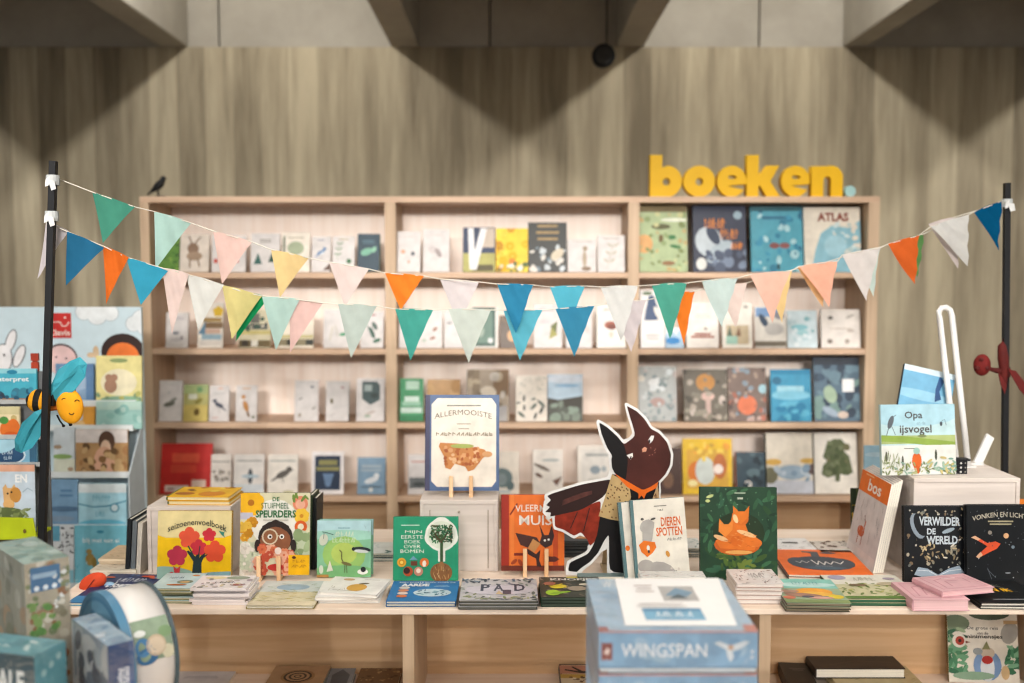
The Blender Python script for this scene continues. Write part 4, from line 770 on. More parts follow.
# H fox family book
dg = '#24452f'
Hh = S(60, 3, ['#2f5a3c', '#1d3a28', '#3b6a47', '#2a4d2c', '#315f45'], .05, .1, (0, .1, 1, 1), 'leaf') + E(.5, .5, .34, .28, '#22361f') + S(26, 8, ['#4f6a2c', '#6d7f35', '#3f5c2b'], .05, .1, (.25, .1, .8, .28), 'leaf')
Hh += E(.48, .38, .3, .14, '#c9621e') + PL([(.2, .42), (.26, .34), (.7, .32), (.76, .44), (.62, .52), (.55, .7), (.42, .72), (.38, .52)], '#e07423') + E(.53, .66, .1, .09, '#d96c20') + PL([(.43, .7), (.43, .8), (.5, .74), (.58, .74), (.64, .8), (.63, .68), (.53, .6)], '#e57a26') + PL([(.24, .52), (.25, .66), (.31, .6), (.37, .6), (.43, .66), (.42, .54), (.33, .46)], '#ea8a35') + E(.6, .5, .13, .03, '#f0c088', -18) + E(.27, .45, .1, .03, '#f0c088', -20) + E(.47, .42, .08, .07, '#d96a1c') + E(.74, .4, .06, .05, '#dc7226') + E(.46, .66, .03, .06, '#f0cf9a', 20)
Hh += S(30, 6, ['#a9521a', '#f0a050', '#c4601f'], .015, .035, (.27, .32, .72, .5), 'dash') + E(.5, .3, .18, .025, '#e8a95a') + E(.13, .9, .05, .02, '#c9d68f', 20) + E(.1, .85, .03, .02, '#c9d68f') + lines(.52, .93, .2, 1, '#9fb39a', .015) + lines(.52, .87, .08, 1, '#cfd6c4', .02) + S(30, 11, ['#5b8a66', '#86a789'], .005, .01, (.1, .6, .95, .98))
stand('picture_book', 'dark green picture book with orange foxes curled together', 701, 778, 488, 2.925, TABLE, .016, dg, Hh, lean=7, yaw=-2, spine='#1e3a28')
# ---- front row lying flat
flat('board_book', 'light blue board book with orange bird pictures beside the round tin', 150, 192, 588, 573, 2.74, 5, '#c5dfe2', SC(.2, .62, .55, .74, '#3f5f70') + E(.68, .4, .2, .14, '#7d8f7c') + E(.68, .38, .12, .08, '#c9a66e') + E(.55, .2, .25, .06, '#b5652e') + E(.8, .82, .1, .05, '#d98a3f') + S(12, 3, ['#5f7f8a', '#86a0a5'], .02, .04, (.05, .4, .5, .95), 'dash'), group='pile of board books at table left', spine='#48594f', boards='#8b8a55', pages='#d9d2b4', seed=4, jit=.008, desc2='board book with olive edges beside the round tin')
flat('magazine', 'white nature magazine with printed animals', 190, 246, 588, 575.5, 2.72, 6, '#efe7e6', SC(.35, .38, .72, .5, '#4e4a46') + E(.8, .25, .14, .06, '#a8675f') + E(.7, .8, .22, .1, '#9aa38f') + E(.3, .8, .2, .08, '#e6d9a8') + S(24, 5, ['#c6b9b4', '#8f8f86', '#d9c9a9', '#b5a4a9'], .03, .06, (.05, .05, .95, .7)), group='pile of white magazines at table left', pages='#eee4e2', boards='#e9dedd', soft=True, seed=5, jit=.008)
flat('picture_book', 'flat picture book of a yellow flower meadow under blue sky', 246, 314, 606, 581, 2.725, 1, '#dfd6b4', R(0, .55, 1, 1, '#d7e0dc') + E(.5, .74, .26, .15, '#9fbdd0') + S(60, 3, ['#c6b13a', '#d8c85f', '#9c9a3f', '#e0d9a0', '#b9a648'], .03, .07, (0, .05, 1, .6), 'dash') + S(20, 6, ['#b9c7a4', '#8da36c'], .03, .06, (0, .5, 1, .9), 'dash') + R(0, 0, 1, .16, '#e3d5b6') + S(16, 9, ['#cbb58a', '#b39a5e'], .02, .04, (0, .0, 1, .18), 'dash'), spine='#9c8a4c')
flat('picture_book', 'white picture book with ochre moon and small bird', 317, 378, 593, 577.5, 2.735, 3, '#f3f0ea', E(.56, .36, .17, .19, '#dda94c') + E(.62, .62, .09, .04, '#6b5b48', 20) + E(.3, .84, .1, .06, '#d3a87f') + LN([(.2, .16), (.62, .14)], .012, '#8d8478') + S(8, 3, ['#a9a28f', '#c5bda9'], .04, .07, (.12, .15, .4, .4), 'grass') + lines(.7, .86, .3, 1, '#cfc8be', .03), yaws=(-9, 0, 1), group='white moon books on the table front', seed=2, jit=.006, pages='#f4efe6', desc2='white picture book under the ochre moon cover')
blu = '#2f78b5'
flat('picture_book', 'blue picture book with pale world map oval', 386, 456, 601, 581, 2.71, 2, blu, T('MIJN EERSTE BOEK OVER DE', .1, .88, .95, .95, '#dfe8ee', .01) + T('AARDE', .14, .72, .56, .86, '#f1f4f4', .06) + lines(.75, .76, .25, 2, '#9fc0d8', .02, .06) + E(.63, .4, .28, .18, '#c9dde4') + S(28, 3, ['#4f7f94', '#7fa9b5', '#3f6a80'], .02, .05, (.42, .28, .84, .52), 'leaf') + E(.2, .64, .08, .06, '#d9d6cf') + E(.2, .5, .08, .06, '#d98f6a') + E(.2, .36, .08, .06, '#e9d3c8') + E(.2, .22, .08, .06, '#d9764a'), group='blue world map books', spine='#26639a', seed=3, jit=.004, boards='#26639a', desc2='blue picture book under the world map cover')
flat('picture_book', 'grey picture book with big letters PAD over a garden path', 459, 538, 600, 579, 2.71, 3, '#c8c6c6', S(70, 5, ['#8e9a8f', '#5e6a64', '#b7b5c0', '#6f7a8a', '#d9d6da'], .03, .07, kind='leaf') + E(.5, .45, .45, .2, '#cfcad2') + T('P', .26, .4, .38, .72, '#3d4656', .03) + T('A', .43, .4, .56, .72, '#4d5563', .03) + T('D', .7, .4, .84, .72, '#3d4656', .03) + PL([(.46, .25), (.5, .42), (.56, .25)], '#d9bd92') + R(.55, .25, .66, .45, '#57505c') + S(30, 7, ['#7f8a5f', '#3f4a44', '#a9ab8c'], .03, .06, (0, 0, 1, .25), 'leaf') + S(20, 8, ['#5f7a8c', '#43505a'], .04, .07, (0, .82, 1, 1), 'leaf'), group='PAD books', pages='#77756a', spine='#2f322f', boards='#373a36', seed=7, jit=.005, desc2='dark edged picture book under the PAD cover')
flat('picture_book', 'dark green picture book with yellow buds and title KNOPJES', 541, 604, 597, 577, 2.71, 3, '#3c4339', S(40, 3, ['#565c4c', '#2b3029', '#7d7466', '#8f8578'], .04, .08, kind='leaf') + T('KNOPJES', .18, .78, .96, .92, '#e8e6dc', .03) + E(.3, .5, .14, .1, '#e3cf3c', 20) + S(10, 4, ['#e6d34a', '#d6b936'], .03, .06, (.1, .45, .5, .7), 'leaf') + E(.2, .2, .12, .14, '#a8cf3f') + E(.32, .2, .18, .05, '#8db83a', 20) + E(.6, .4, .16, .12, '#a89a86') + E(.78, .6, .14, .06, '#d9d2bc') + E(.16, .64, .1, .09, '#b0705c') + E(.55, .97, .1, .05, '#d9cf5a'), group='dark green bud books', pages='#4c5a4c', spine='#24402e', boards='#22382a', seed=6, jit=.004, desc2='dark green picture book under the bud cover')
flat('picture_book', 'slim teal grey book showing at the feet of the bat cutout', 578, 640, 576, 573, 2.862, 1, '#7f9492', S(20, 3, ['#5f7775', '#a9b8b5'], .04, .08, kind='dash'), spine='#48605e', minh=.03)
flat('paperback', 'white paperback with tiny grey drawings before the badger books', 641, 706, 577, 571, 2.77, 3, '#e9e7e2', S(50, 4, ['#9aa5a5', '#b98a80', '#6f7f7d', '#c5cbc9'], .02, .05, kind='dash'), group='white drawing paperbacks behind the game boxes', seed=5, jit=.004, desc2='white paperback edge showing before the badger books')
cp_ = '#ece2dc'
flat('board_book', 'cream board book with brown flower pattern', 737, 784, 583.5, 569, 2.73, 5, cp_, S(60, 3, ['#a8857a', '#c9a698', '#8a6a60', '#dac9c0', '#7d7a74'], .02, .06, kind='leaf') + E(.55, .55, .28, .26, '#efe8e2') + SC(.36, .52, .76, .7, '#9a918c') + SC(.42, .36, .7, .5, '#9a918c'), group='pile of cream patterned board books', pages='#f0e7df', boards='#c7ab9c', spine='#e5d8cf', seed=9, jit=.003, desc2='cream board book with brown patterned edges')
flat('picture_book', 'picture book with orange fox asleep under turquoise sky', 787, 851, 603, 579, 2.715, 3, '#9fb08f', R(0, .6, 1, 1, '#8fcdbd') + E(.5, .75, .5, .12, '#bfe0d9') + SC(.3, .76, .75, .86, '#5fa5a5') + E(.55, .44, .3, .2, '#eda23a') + E(.62, .36, .25, .1, '#f0b74f', -15) + E(.85, .25, .12, .1, '#e3c83c') + E(.35, .3, .3, .1, '#a9806a', -10) + E(.6, .2, .2, .06, '#d9a694') + E(.4, .24, .1, .05, '#5a5560') + R(0, 0, 1, .12, '#8a9a62') + E(.1, .2, .1, .08, '#d27a5c') + E(.12, .45, .2, .08, '#b7907a'), group='sleeping fox picture books', pages='#8d8168', spine='#5a4a3a', boards='#4a4236', seed=4, jit=.004, yaw=-3, desc2='brown edged picture book under the sleeping fox cover')
flat('picture_book', 'green edged picture book with birds in a flowering hedge', 845, 925, 599, 575, 2.72, 2, '#c9c39c', R(0, .6, 1, 1, '#dfdacb') + S(60, 3, ['#8a9a4f', '#b5b06a', '#6a7f3f', '#d8cfae', '#a9ab7c'], .03, .07, (0, .05, 1, .65), 'leaf') + E(.18, .88, .12, .1, '#a49cae') + SC(.36, .74, .66, .88, '#b7b3a0') + E(.35, .55, .12, .05, '#7d6a4c') + E(.75, .6, .14, .07, '#b9ab8c') + E(.85, .82, .08, .05, '#a89aa5') + R(0, 0, 1, .1, '#5f7f3a'), group='green hedge books', pages='#3f6a4c', spine='#1f4a30', boards='#234f34', seed=4, jit=.004, desc2='dark green picture book under the hedge cover')
flat('picture_book', 'orange picture book with dark pumpkin shape on its cover', 789, 874, 575, 549.5, 2.955, 2, '#ef6f1f', E(.5, .44, .4, .3, '#474c54') + E(.24, .48, .14, .2, '#474c54') + E(.76, .46, .14, .2, '#474c54') + PL([(.44, .7), (.46, .84), (.36, .88), (.36, .93), (.56, .9), (.54, .7)], '#5a5a5c') + E(.68, .86, .1, .04, '#5a5a5c') + E(.5, .26, .26, .06, '#4d606e') + LN([(.2, .5), (.24, .44), (.28, .52), (.32, .44), (.36, .5)], .012, '#d9d6d0') + LN([(.4, .56), (.44, .38), (.48, .52), (.52, .38), (.56, .5), (.6, .4), (.66, .52), (.72, .42), (.78, .52)], .016, '#ece8e0') + lines(.5, .32, .3, 1, '#9fa3a6', .012), group='orange pumpkin books', spine='#3a3a3a', boards='#5a3a2a', seed=5, jit=.003, yaw=-4, desc2='dark spined picture book under the orange pumpkin cover')
# piles at the back right
for u0, u1, vf, dsc, sd, cc in ((776, 817, 549, 'white paperback in left pile behind the pumpkin books', 3, '#ece8e4'), (822, 858, 552, 'brown and white paperback in right pile behind the pumpkin books', 5, '#ddd2c6')):
    flat('paperback', dsc, u0, u1, vf, vf - 11, 3.17, 2, cc, S(26, sd, ['#8a7a70', '#b5a59a', '#5f5650', '#d5cdc5'], .04, .1, kind='dash') + (lines(.5, .5, .5, 1, '#5f5a56', .12) if sd == 3 else S(14, 2, ['#6b4f3c'], .05, .1)), boards='#9a867a', group='piles of paperbacks behind the pumpkin books', seed=sd, jit=.004)
# tree photograph book standing behind the magazines
stand('picture_book', 'dark book with yellow edge and bare tree, standing behind the forest magazines', 853, 888, 489, 3.3, TABLE, .015, '#2f3a28', R(0, .05, .35, .7, '#c9a540') + PL([(.35, 0), (.42, .35), (.3, .62), (.36, .65), (.5, .42), (.62, .7), (.68, .68), (.56, .36), (.55, 0)], '#1d1a15') + S(30, 4, ['#46512f', '#5a5f38', '#2a3322', '#7d7340'], .06, .12, (0, .55, 1, 1)), lean=6)
stand('picture_book', 'pale blue tall book behind the forest magazines and kingfisher book', 865, 888, 446, 3.42, TABLE, .012, '#a9cfe0', E(.5, .9, .5, .1, '#c5dfe9') + E(.4, .7, .3, .1, '#8fbdd3'), lean=3)
# I forest magazines leaning on the right crate
xb = XU(858, 3.2, .9)
for k in range(5):
    a = MB()
    art = R(0, .76, 1, 1, '#ee7420') + T('bos', .3, .8, .74, .94, '#f7efe4', .02) + lines(.3, .965, .4, 1, '#f7c79a', .012) + E(.36, .33, .12, .07, '#c85a25') + LN([(.45, .36), (.46, .46)], .03, '#c85a25') + LN([(.3, .3), (.29, .18)], .02, '#a34a22') + LN([(.42, .3), (.43, .18)], .02, '#a34a22') + LN([(.44, .46), (.4, .52)], .015, '#7d3f22') + S(34, 3, ['#c3b5b2', '#b0a5a5', '#dfd3cf', '#9c9496'], .03, .09, (.05, .25, .95, .74), 'grass') + R(0, 0, 1, .14, '#e7dbd6') if k == 0 else ()
    b = book('magazine', 'forest magazine with orange top band and red deer, front of the leaning row' if k == 0 else 'forest magazine leaning on the right crate, %s of the row from its front' % ['second', 'third', 'fourth', 'last'][k - 1], .245, .275 + .003 * k, .0062, '#dcd2cf', art, '#8d8781', 'forest magazines leaning on the right crate', True, boards='#cfc9c6')
    b.matrix_world = Matrix.Translation((1.088 + .0072 * k, 3.085 + .002 * k, TABLE + .003)) @ Matrix.Rotation(R_(-90), 4, 'Z') @ Matrix.Rotation(R_(-10.5), 4, 'X')
# J, K dark books against the right crate
J = S(110, 5, ['#8f8a78', '#b5aa94', '#6d6f6a', '#a59274', '#c9c3b4', '#7d6a52'], .012, .03, (.05, .12, .97, .97)) + E(.5, .62, .33, .3, '#181b1e') + S(30, 8, ['#c9b58a', '#a8a08a', '#dfd6c4', '#927f60'], .03, .05, (.25, .3, .8, .5), 'leaf') + E(.2, .74, .1, .2, '#8b98a3', 20) + E(.24, .76, .09, .18, '#181b1e', 20) + T('VERWILDER', .22, .745, .84, .86, '#cdd8de', .03, .0, -1) + T('DE', .34, .63, .47, .71, '#cdd8de', .03) + T('WERELD', .33, .5, .8, .61, '#cdd8de', .03) + E(.66, .68, .1, .03, '#9fb0ba', 20)
J += PL([(.14, .1), (.2, .2), (.34, .18), (.5, .1), (.66, .18), (.82, .22), (.9, .12), (.7, .08), (.5, .04), (.3, .06)], '#9fb0bf') + LN([(.5, .08), (.36, .15), (.2, .16)], .01, '#dfe6ea') + LN([(.5, .08), (.66, .15), (.84, .17)], .01, '#dfe6ea')
stand('picture_book', 'dark picture book with white hand lettering and animals rising from an open book', 905.5, 972, 507, 2.907, TABLE, .02, '#181b1e', R(0, 0, .08, 1, '#141619') + J, lean=5, spine='#101214')
K = T('VONKEN EN LICHTJES', .08, .78, 1.0, .86, '#b9b2a0', .012, .055) + lines(.5, .79, .4, 2, '#a89f80', .018, .035) + PL([(.08, .6), (.12, .62), (.3, .53), (.42, .55), (.5, .52), (.44, .46), (.34, .42), (.2, .36), (.16, .38), (.26, .46), (.3, .49)], '#d9542e') + PL([(.06, .6), (.12, .62), (.2, .58), (.16, .56)], '#dcae8a') + PL([(.13, .36), (.2, .42), (.23, .38), (.17, .34)], '#dcae8a') + C(.58, .62, .04, '#d9a97c') + LN([(.3, .2), (.42, .1)], .008, '#5f666c') + LN([(.3, .22), (.36, .08)], .008, '#5f666c') + C(.34, .66, .03, '#8a8378') + C(.68, .48, .025, '#6f7f8a') + S(50, 3, ['#8d949a', '#3a4046', '#c5cace'], .004, .01) + E(.6, .16, .04, .01, '#9a9fa3')
stand('picture_book', 'black picture book with orange red swimming figure at right edge of table', 968.5, 1036, 506, 2.872, TABLE, .022, '#14171a', K, lean=5, spine='#0d0f11')
flat('picture_book', 'black picture book with yellow title on top of the far right pile', 981, 1052, 603, 578, 2.72, 2, '#17191a', T('MARA', .05, .66, .42, .8, '#f0b51e', .05) + T('BEN IK', .24, .44, .72, .56, '#f0b51e', .04) + S(20, 4, ['#8a8f93', '#4b4f52', '#c0b9a0'], .01, .03, (.4, .4, .8, .75), 'dash') + lines(.5, .12, .6, 1, '#8d8f90', .03) + LN([(.5, .75), (.7, .5)], .02, '#7f7a68'), group='black books at the far right of the table', seed=4, jit=.003, boards='#0f1011', spine='#0f1011')
# pink books
pk = '#e3b4b8'
pa = R(.08, .1, .94, .92, '#d9a3a9') + R(.11, .14, .91, .88, pk) + LN([(.2, .2), (.25, .7), (.5, .8), (.8, .7), (.78, .4)], .03, '#cf979e') + LN([(.35, .25), (.4, .6), (.65, .6)], .03, '#cf979e') + lines(.55, .74, .3, 1, '#f2dede', .03)
flat('small_book', 'pink embossed book, lower one of the pair in front of the dark books', 913, 970, 599.5, 582, 2.68, 1, pk, pa, spine='#d8a5aa', group='pair of pink books', pages='#e6bcbc', boards=pk)
zp = H + ratio(599.5) * 2.63 + 0.0008
flat('small_book', 'pink embossed book turned askew on top of the other pink book', 938, 999, 589, 575, 2.665, 1, pk, pa, spine='#d8a5aa', group='pair of pink books', pages='#e6bcbc', boards=pk, base=zp, yaw=14)
# ---- on the right crate
Op = R(0, .36, 1, 1, '#bcd9dc') + E(.4, .9, .7, .2, '#a9cfdb') + R(0, .44, 1, .56, '#a9b878') + PL([(0, .57), (.3, .55), (.7, .5), (1, .46), (1, .4), (.6, .42), (.3, .46), (0, .48)], '#8ea84c') + R(0, .0, 1, .42, '#e3e4dd') + T('Opa', .32, .77, .56, .9, '#4b4440', .015) + T('en de', .48, .71, .6, .76, '#7d97a0', .0) + T('ijsvogel', .25, .56, .68, .71, '#4b4440', .015) + E(.13, .75, .035, .09, '#5f666c', -20) + LN([(.11, .7), (.07, .56)], .01, '#5f666c') + LN([(.14, .7), (.19, .57)], .008, '#5f666c') + LN([(.16, .82), (.2, .85)], .008, '#5f666c') + E(.81, .72, .018, .03, '#4a4f54') + LN([(.82, .76), (.86, .78), (.88, .7)], .006, '#6d7378') + E(.55, .55, .06, .02, '#7d8a5a')
Op += E(.47, .2, .065, .11, '#d9662a') + E(.47, .08, .035, .06, '#c95a24', 15) + C(.47, .34, .045, '#9fc4b9') + R(.3, .37, .44, .38, '#6b675f') + E(.06, .26, .014, .07, '#5d5f4f') + E(.28, .2, .014, .07, '#4f5146') + E(.73, .28, .016, .07, '#4d5244') + S(70, 4, ['#9aa36a', '#7d8a62', '#b5b587', '#6f7a4f', '#8fae9c'], .015, .04, (0, 0, 1, .18), 'leaf') + S(16, 6, ['#a5ad84', '#86906a'], .04, .08, (0, .1, .25, .3), 'grass') + S(22, 7, ['#9db8a2', '#7fa394', '#c5b57a'], .03, .06, (.6, .05, 1, .25), 'leaf')
stand('picture_book', 'landscape picture book with orange kingfisher standing on the right crate', 880, 957, 405, 3.0, zr, .014, '#bcd9dc', Op, lean=6, yaw=5, spine='#9fb4b0', dx=.005)
stand('picture_book', 'blue book with dark swimmers tilted against the white tube easel', 890, 942, 374, 3.13, zr, .016, '#6fa9c9', E(.4, .7, .6, .1, '#8fc0d6') + E(.5, .5, .7, .08, '#5c97bb') + PL([(.7, .95), (.8, .9), (.74, .78), (.8, .7), (.68, .66), (.66, .8)], '#2c4f7d') + PL([(.72, .62), (.8, .58), (.7, .46), (.62, .52)], '#2c4f7d') + E(.3, .45, .22, .08, '#2f5068') + R(0, .94, 1, 1, '#cfe0e8'), lean=13, roll=13, spine='#232a30', boards='#232a30')
wt = ink('#eceae6', .3, .04)
eo = P(955, 459, 3.17); eo.z = zr
es = tag(empty('tube_easel', eo), 'white bent tube easel rising from the right crate', 'easel')
def loc(u, v, Y): return P(u, v, Y) - eo
m = MB()
pts = [loc(957, 463, 3.13), loc(948, 390, 3.16), loc(939.5, 318, 3.19), loc(939, 311.5, 3.192), loc(941.5, 308, 3.194), loc(946, 307.5, 3.194), loc(950, 310, 3.193), loc(952, 316, 3.19), loc(960, 390, 3.16), loc(968.5, 462, 3.13)]
pts[0].z = 0.001; pts[-1].z = 0.001
m.loft(pts, [.0095] * len(pts), wt, 10); m.build('bent_tube', es, True)
m = MB(); m.box(pts[0].x - .02, pts[-1].x + .02, pts[0].y - .012, pts[0].y + .05, 0, .006, wt); m.build('foot_plate', es)
m = MB(); a = loc(977, 464, 3.16); a.z = .004; b = loc(990, 436, 3.2); m.bar(a, b, .028, .008, wt); m.build('side_prop', es)
m = MB(); m.bar((pts[-1].x, pts[-1].y + .03, .004), a + Vector((.02, 0, .001)), .008, .008, wt); m.build('prop_link', es)
bo2 = P(961, 467, 3.02); bo2.z = zr + .0006
bk2 = tag(empty('domino_box', bo2), 'small black box with white dots beside the kingfisher book', 'box')
for k in range(3):
    m = MB(); m.box(-.019, .019, 0, .03, .0135 * k, .0135 * k + .0128, BLACK)
    m.art(Vector((-.019, 0, .0135 * k)), X_, Z_, .038, .0128, C(.5, .5, .08, '#d9d6d0') + C(.85, .5, .06, '#8f8c86')); m.build('tray', bk2)
m = MB(); m.box(-.021, .028, -.002, .032, .0402, .0455, BLACK); m.build('lid', bk2)
stand('slim_book', 'narrow orange book standing on the table past the right crate', 1018.5, 1027, 500, 3.1, TABLE, .012, '#e9822c', R(.1, .1, .9, .9, '#f09a45'), lean=4)
# ---- table left
nv = R(.0, .0, 1, .22, '#3f86b8') + SC(.3, .72, .8, .84, '#e9edf2') + T('bloemen', .25, .5, .82, .68, '#f3f4f4', .03) + SC(.3, .32, .6, .46, '#f3f4f4') + flower(.62, .28, .09, '#f1e9dc', '#e2b33f') + E(.3, .26, .1, .06, '#a23f45') + E(.75, .9, .12, .05, '#e8643a') + E(.1, .85, .1, .04, '#d9683f') + E(.9, .85, .1, .05, '#d9603f') + S(20, 3, ['#4f6fa0', '#2f3f70', '#7d93bd'], .02, .05)
flat('board_book', 'navy flower book lying flat beside the round tin', 66, 128, 603, 574, 2.73, 1, '#2b3763', nv, spine='#3f86b8', boards='#3f9ac0', yaw=-3)
znv = H + ratio(603) * 2.73
db = P(93, 585, 2.83); db.z = znv + .0008
dr = tag(empty('felt_toy', db), 'orange round felt ladybird lying on the navy flower book', 'toy')
m = MB(); m.ball((0, 0, .026), .042, .024, .026, ink('#e9542f', .7, .1), Matrix.Rotation(R_(-25), 3, 'Y')); m.build('body', dr, True)
m = MB(); m.bar((-.009, -.0262, .012), (.014, -.022, .042), .003, .0015, ink('#8a2a1c')); m.build('wing_line', dr)
m = MB(); m.ball((.045, .005, .014), .017, .014, .0125, ink('#9fc3e0', .6)); m.build('head', dr, True)
bh = '#e3c6a0'
flat('paperback', 'beige paperback with small fish drawings', 98, 134, 559, 545, 3.14, 4, bh, S(22, 4, ['#7d5f48', '#a83f30', '#c98a4a', '#f0dfc0', '#5f6a60'], .03, .08, kind='dash'), group='pile of beige fish paperbacks', seed=6, jit=.012, boards='#c9a478', pages='#ecd9bb', soft=True, desc2='beige paperback below the fish drawings')
flat('picture_book', 'cream picture book with black drawings lying in front of the beige pile', 90, 136, 570, 560, 3.0, 2, '#ece0cb', S(22, 5, ['#3f3a34', '#a8684a', '#6d6a60', '#d6c09a'], .03, .09, kind='dash'), group='cream drawing books at table left', seed=6, jit=.006)
# ---- lower shelf
def low(desc, u0, u1, vb, dep, t, cov, art, n=1, yaw=0, group=None, name='picture_book', z0=LS, yo=0.0, **kw):
    z = z0 + t; Yb = 3.05 - yo; Yf = Yb - dep; out = []
    x0, x1 = XU(u0, Yb, z), XU(u1, Yb, z)
    b = book(name, desc, x1 - x0, dep, t, cov, art, **kw)
    b.matrix_world = Matrix.Translation(((x0 + x1) / 2, Yf, z + .0005)) @ Matrix.Rotation(R_(yaw), 4, 'Z') @ Matrix.Rotation(R_(-90), 4, 'X')
    return b
low('tan book with dark spiral tree rings on the lower shelf', 276, 331, 0, .2, .03, '#c3a07a', C(.5, .58, .3, '#a9835a') + C(.5, .58, .25, '#3f3530') + C(.5, .58, .21, '#c3a07a') + C(.5, .58, .16, '#4a3d34') + C(.5, .58, .12, '#c3a07a') + C(.5, .58, .07, '#5a4a3e') + C(.5, .58, .04, '#c3a07a'))
low('slate grey book with dark pentagon on the lower shelf', 333, 358, 0, .18, .022, '#8a8f94', PL([(.2, .2), (.15, .7), (.5, .95), (.85, .7), (.8, .2)], '#5a5f66'), yaw=2)
low('brown speckled book beside the divider on the lower shelf', 361, 402, 0, .2, .022, '#7d5a38', S(50, 3, ['#a8845a', '#5f422a', '#c9a87a'], .02, .06))
bc_ = R(0, .62, 1, .94, '#c78f7a') + R(0, 0, 1, .6, '#c9a850') + PL([(.1, .75), (.45, .64), (1, .62), (1, .9), (.9, .9), (.85, .72), (.5, .72), (.3, .9), (.26, .88), (.4, .72), (.12, .8)], '#1e1a18') + R(0, 0, 1, .45, '#ddd0b4') + S(14, 3, ['#6b4a2a', '#f0e6d0', '#3a2c20'], .03, .07, (.1, .3, .9, .5))
low('dark framed book with black bird on ochre under the game boxes', 559, 604, 0, .2, .035, '#3d2f2a', R(.04, .02, 1, .96, '#dfcfb0') + bc_)
low('black book with faint grey lettering on the lower shelf beside divider', 772, 800, 0, .2, .04, '#221f1e', lines(.55, .75, .6, 2, '#5f5a56', .03, .06), yaw=-6)
low('cream book at the bottom of the dark pair on the lower shelf', 822, 905, 0, .21, .03, '#cdbb8e', S(30, 3, ['#8f7d50', '#e0d3ae'], .02, .05, kind='dash'), pages='#d9c8a0')
low('dark brown book lying on the cream book on the lower shelf', 806, 893, 0, .1, .03, '#2b2320', LN([(.2, .3), (.5, .6), (.9, .5)], .02, '#4a3f38'), z0=LS + .0305)
low('white leaflet lying on the lower shelf near the tin', 176, 236, 0, .135, .012, '#dfe0e6', lines(.5, .7, .7, 3, '#b5b9c5'), name='leaflet', soft=True)
Mi = E(.12, .85, .2, .12, '#7d8f74') + E(.6, 1.0, .3, .1, '#55624f') + S(20, 3, ['#5f8f6a', '#7fae86', '#3f6f52', '#9ab08c'], .06, .11, (0, .35, .2, .8), 'leaf') + S(22, 5, ['#4f8a64', '#6fa57e', '#3a6f50'], .06, .11, (0, .15, .25, .5), 'leaf') + S(22, 6, ['#4f8a64', '#7fb08c', '#3a6f50'], .06, .11, (.82, .15, 1, .5), 'leaf') + E(.88, .72, .12, .16, '#a9a59c', -20) + R(.8, .85, 1, .9, '#c9a87a')
Mi += T('De grote reis', .28, .75, .72, .81, '#3f3f3c', .005) + T('van de', .42, .69, .58, .735, '#3f3f3c', .005) + T('minimensjes', .24, .62, .78, .69, '#2f2f2c', .02) + C(.16, .6, .1, '#efe9dc') + C(.17, .6, .065, '#b5412f') + C(.17, .6, .025, '#3a2320') + PL([(.25, .6), (.32, .58), (.25, .56)], '#7d3a2a') + E(.55, .25, .2, .22, '#7d9cc4') + E(.55, .22, .1, .2, '#dfe3e6') + E(.56, .43, .1, .08, '#c9b9a5') + PL([(.48, .48), (.55, .6), (.6, .48)], '#8a8a5f') + E(.55, .33, .08, .06, '#b8342c') + E(.42, .45, .07, .05, '#9aa0a0') + E(.8, .15, .06, .1, '#d9b98a') + E(.35, .1, .3, .06, '#8fae92')
stand('picture_book', 'cream picture book with leaves and tiny people standing on the lower shelf', 951, 1020, 614, 2.985, LS, .012, '#ece5d6', Mi, lean=10, yaw=-3, spine='#7d6a3f')
# ================================================================ cardboard display with cloud header, left
DY = 3.78; DB = 0.16
dz = lambda v: H + ratio(v) * DY
dxu = lambda u, z=1.3: XU(u, DY, z)
dX0, dX1 = -2.35, XU(142.5, DY + DB, 1.3)
ds = tag(empty('cardboard_display', ((dX0 + dX1) / 2, DY, 0)), 'tall cardboard book display with pale blue cloud header at left', 'display')
ocx = (dX0 + dX1) / 2
SKY = ink('#cfe3ea', .5, .04)
m = MB(); zt_ = H + ratio(307) * (DY + DB)
m.box(dX0 - ocx, dX1 - ocx, DB, DB + .015, 0, zt_, SKY)
Wd, Hd = dX1 - dX0, zt_
fx = lambda u: (XU(u, DY + DB, 1.5) - dX0) / Wd
hz = lambda v: (H + ratio(v) * (DY + DB)) / Hd
def cloud(u, v, s):
    o = []
    for dx, dy, r in ((-14, 2, 8), (-5, -3, 10), (6, -2, 10), (14, 3, 8), (0, 5, 10)): o += E(fx(u + dx * s), hz(v + dy * s), r * s * .0041 / Wd + .004, r * s * .0041 / Wd + .003, '#b9c6cc')
    for dx, dy, r in ((-14, 2, 8), (-5, -3, 10), (6, -2, 10), (14, 3, 8), (0, 5, 10)): o += E(fx(u + dx * s), hz(v + dy * s), r * s * .0041 / Wd, r * s * .0041 / Wd, '#edf2f3')
    return o
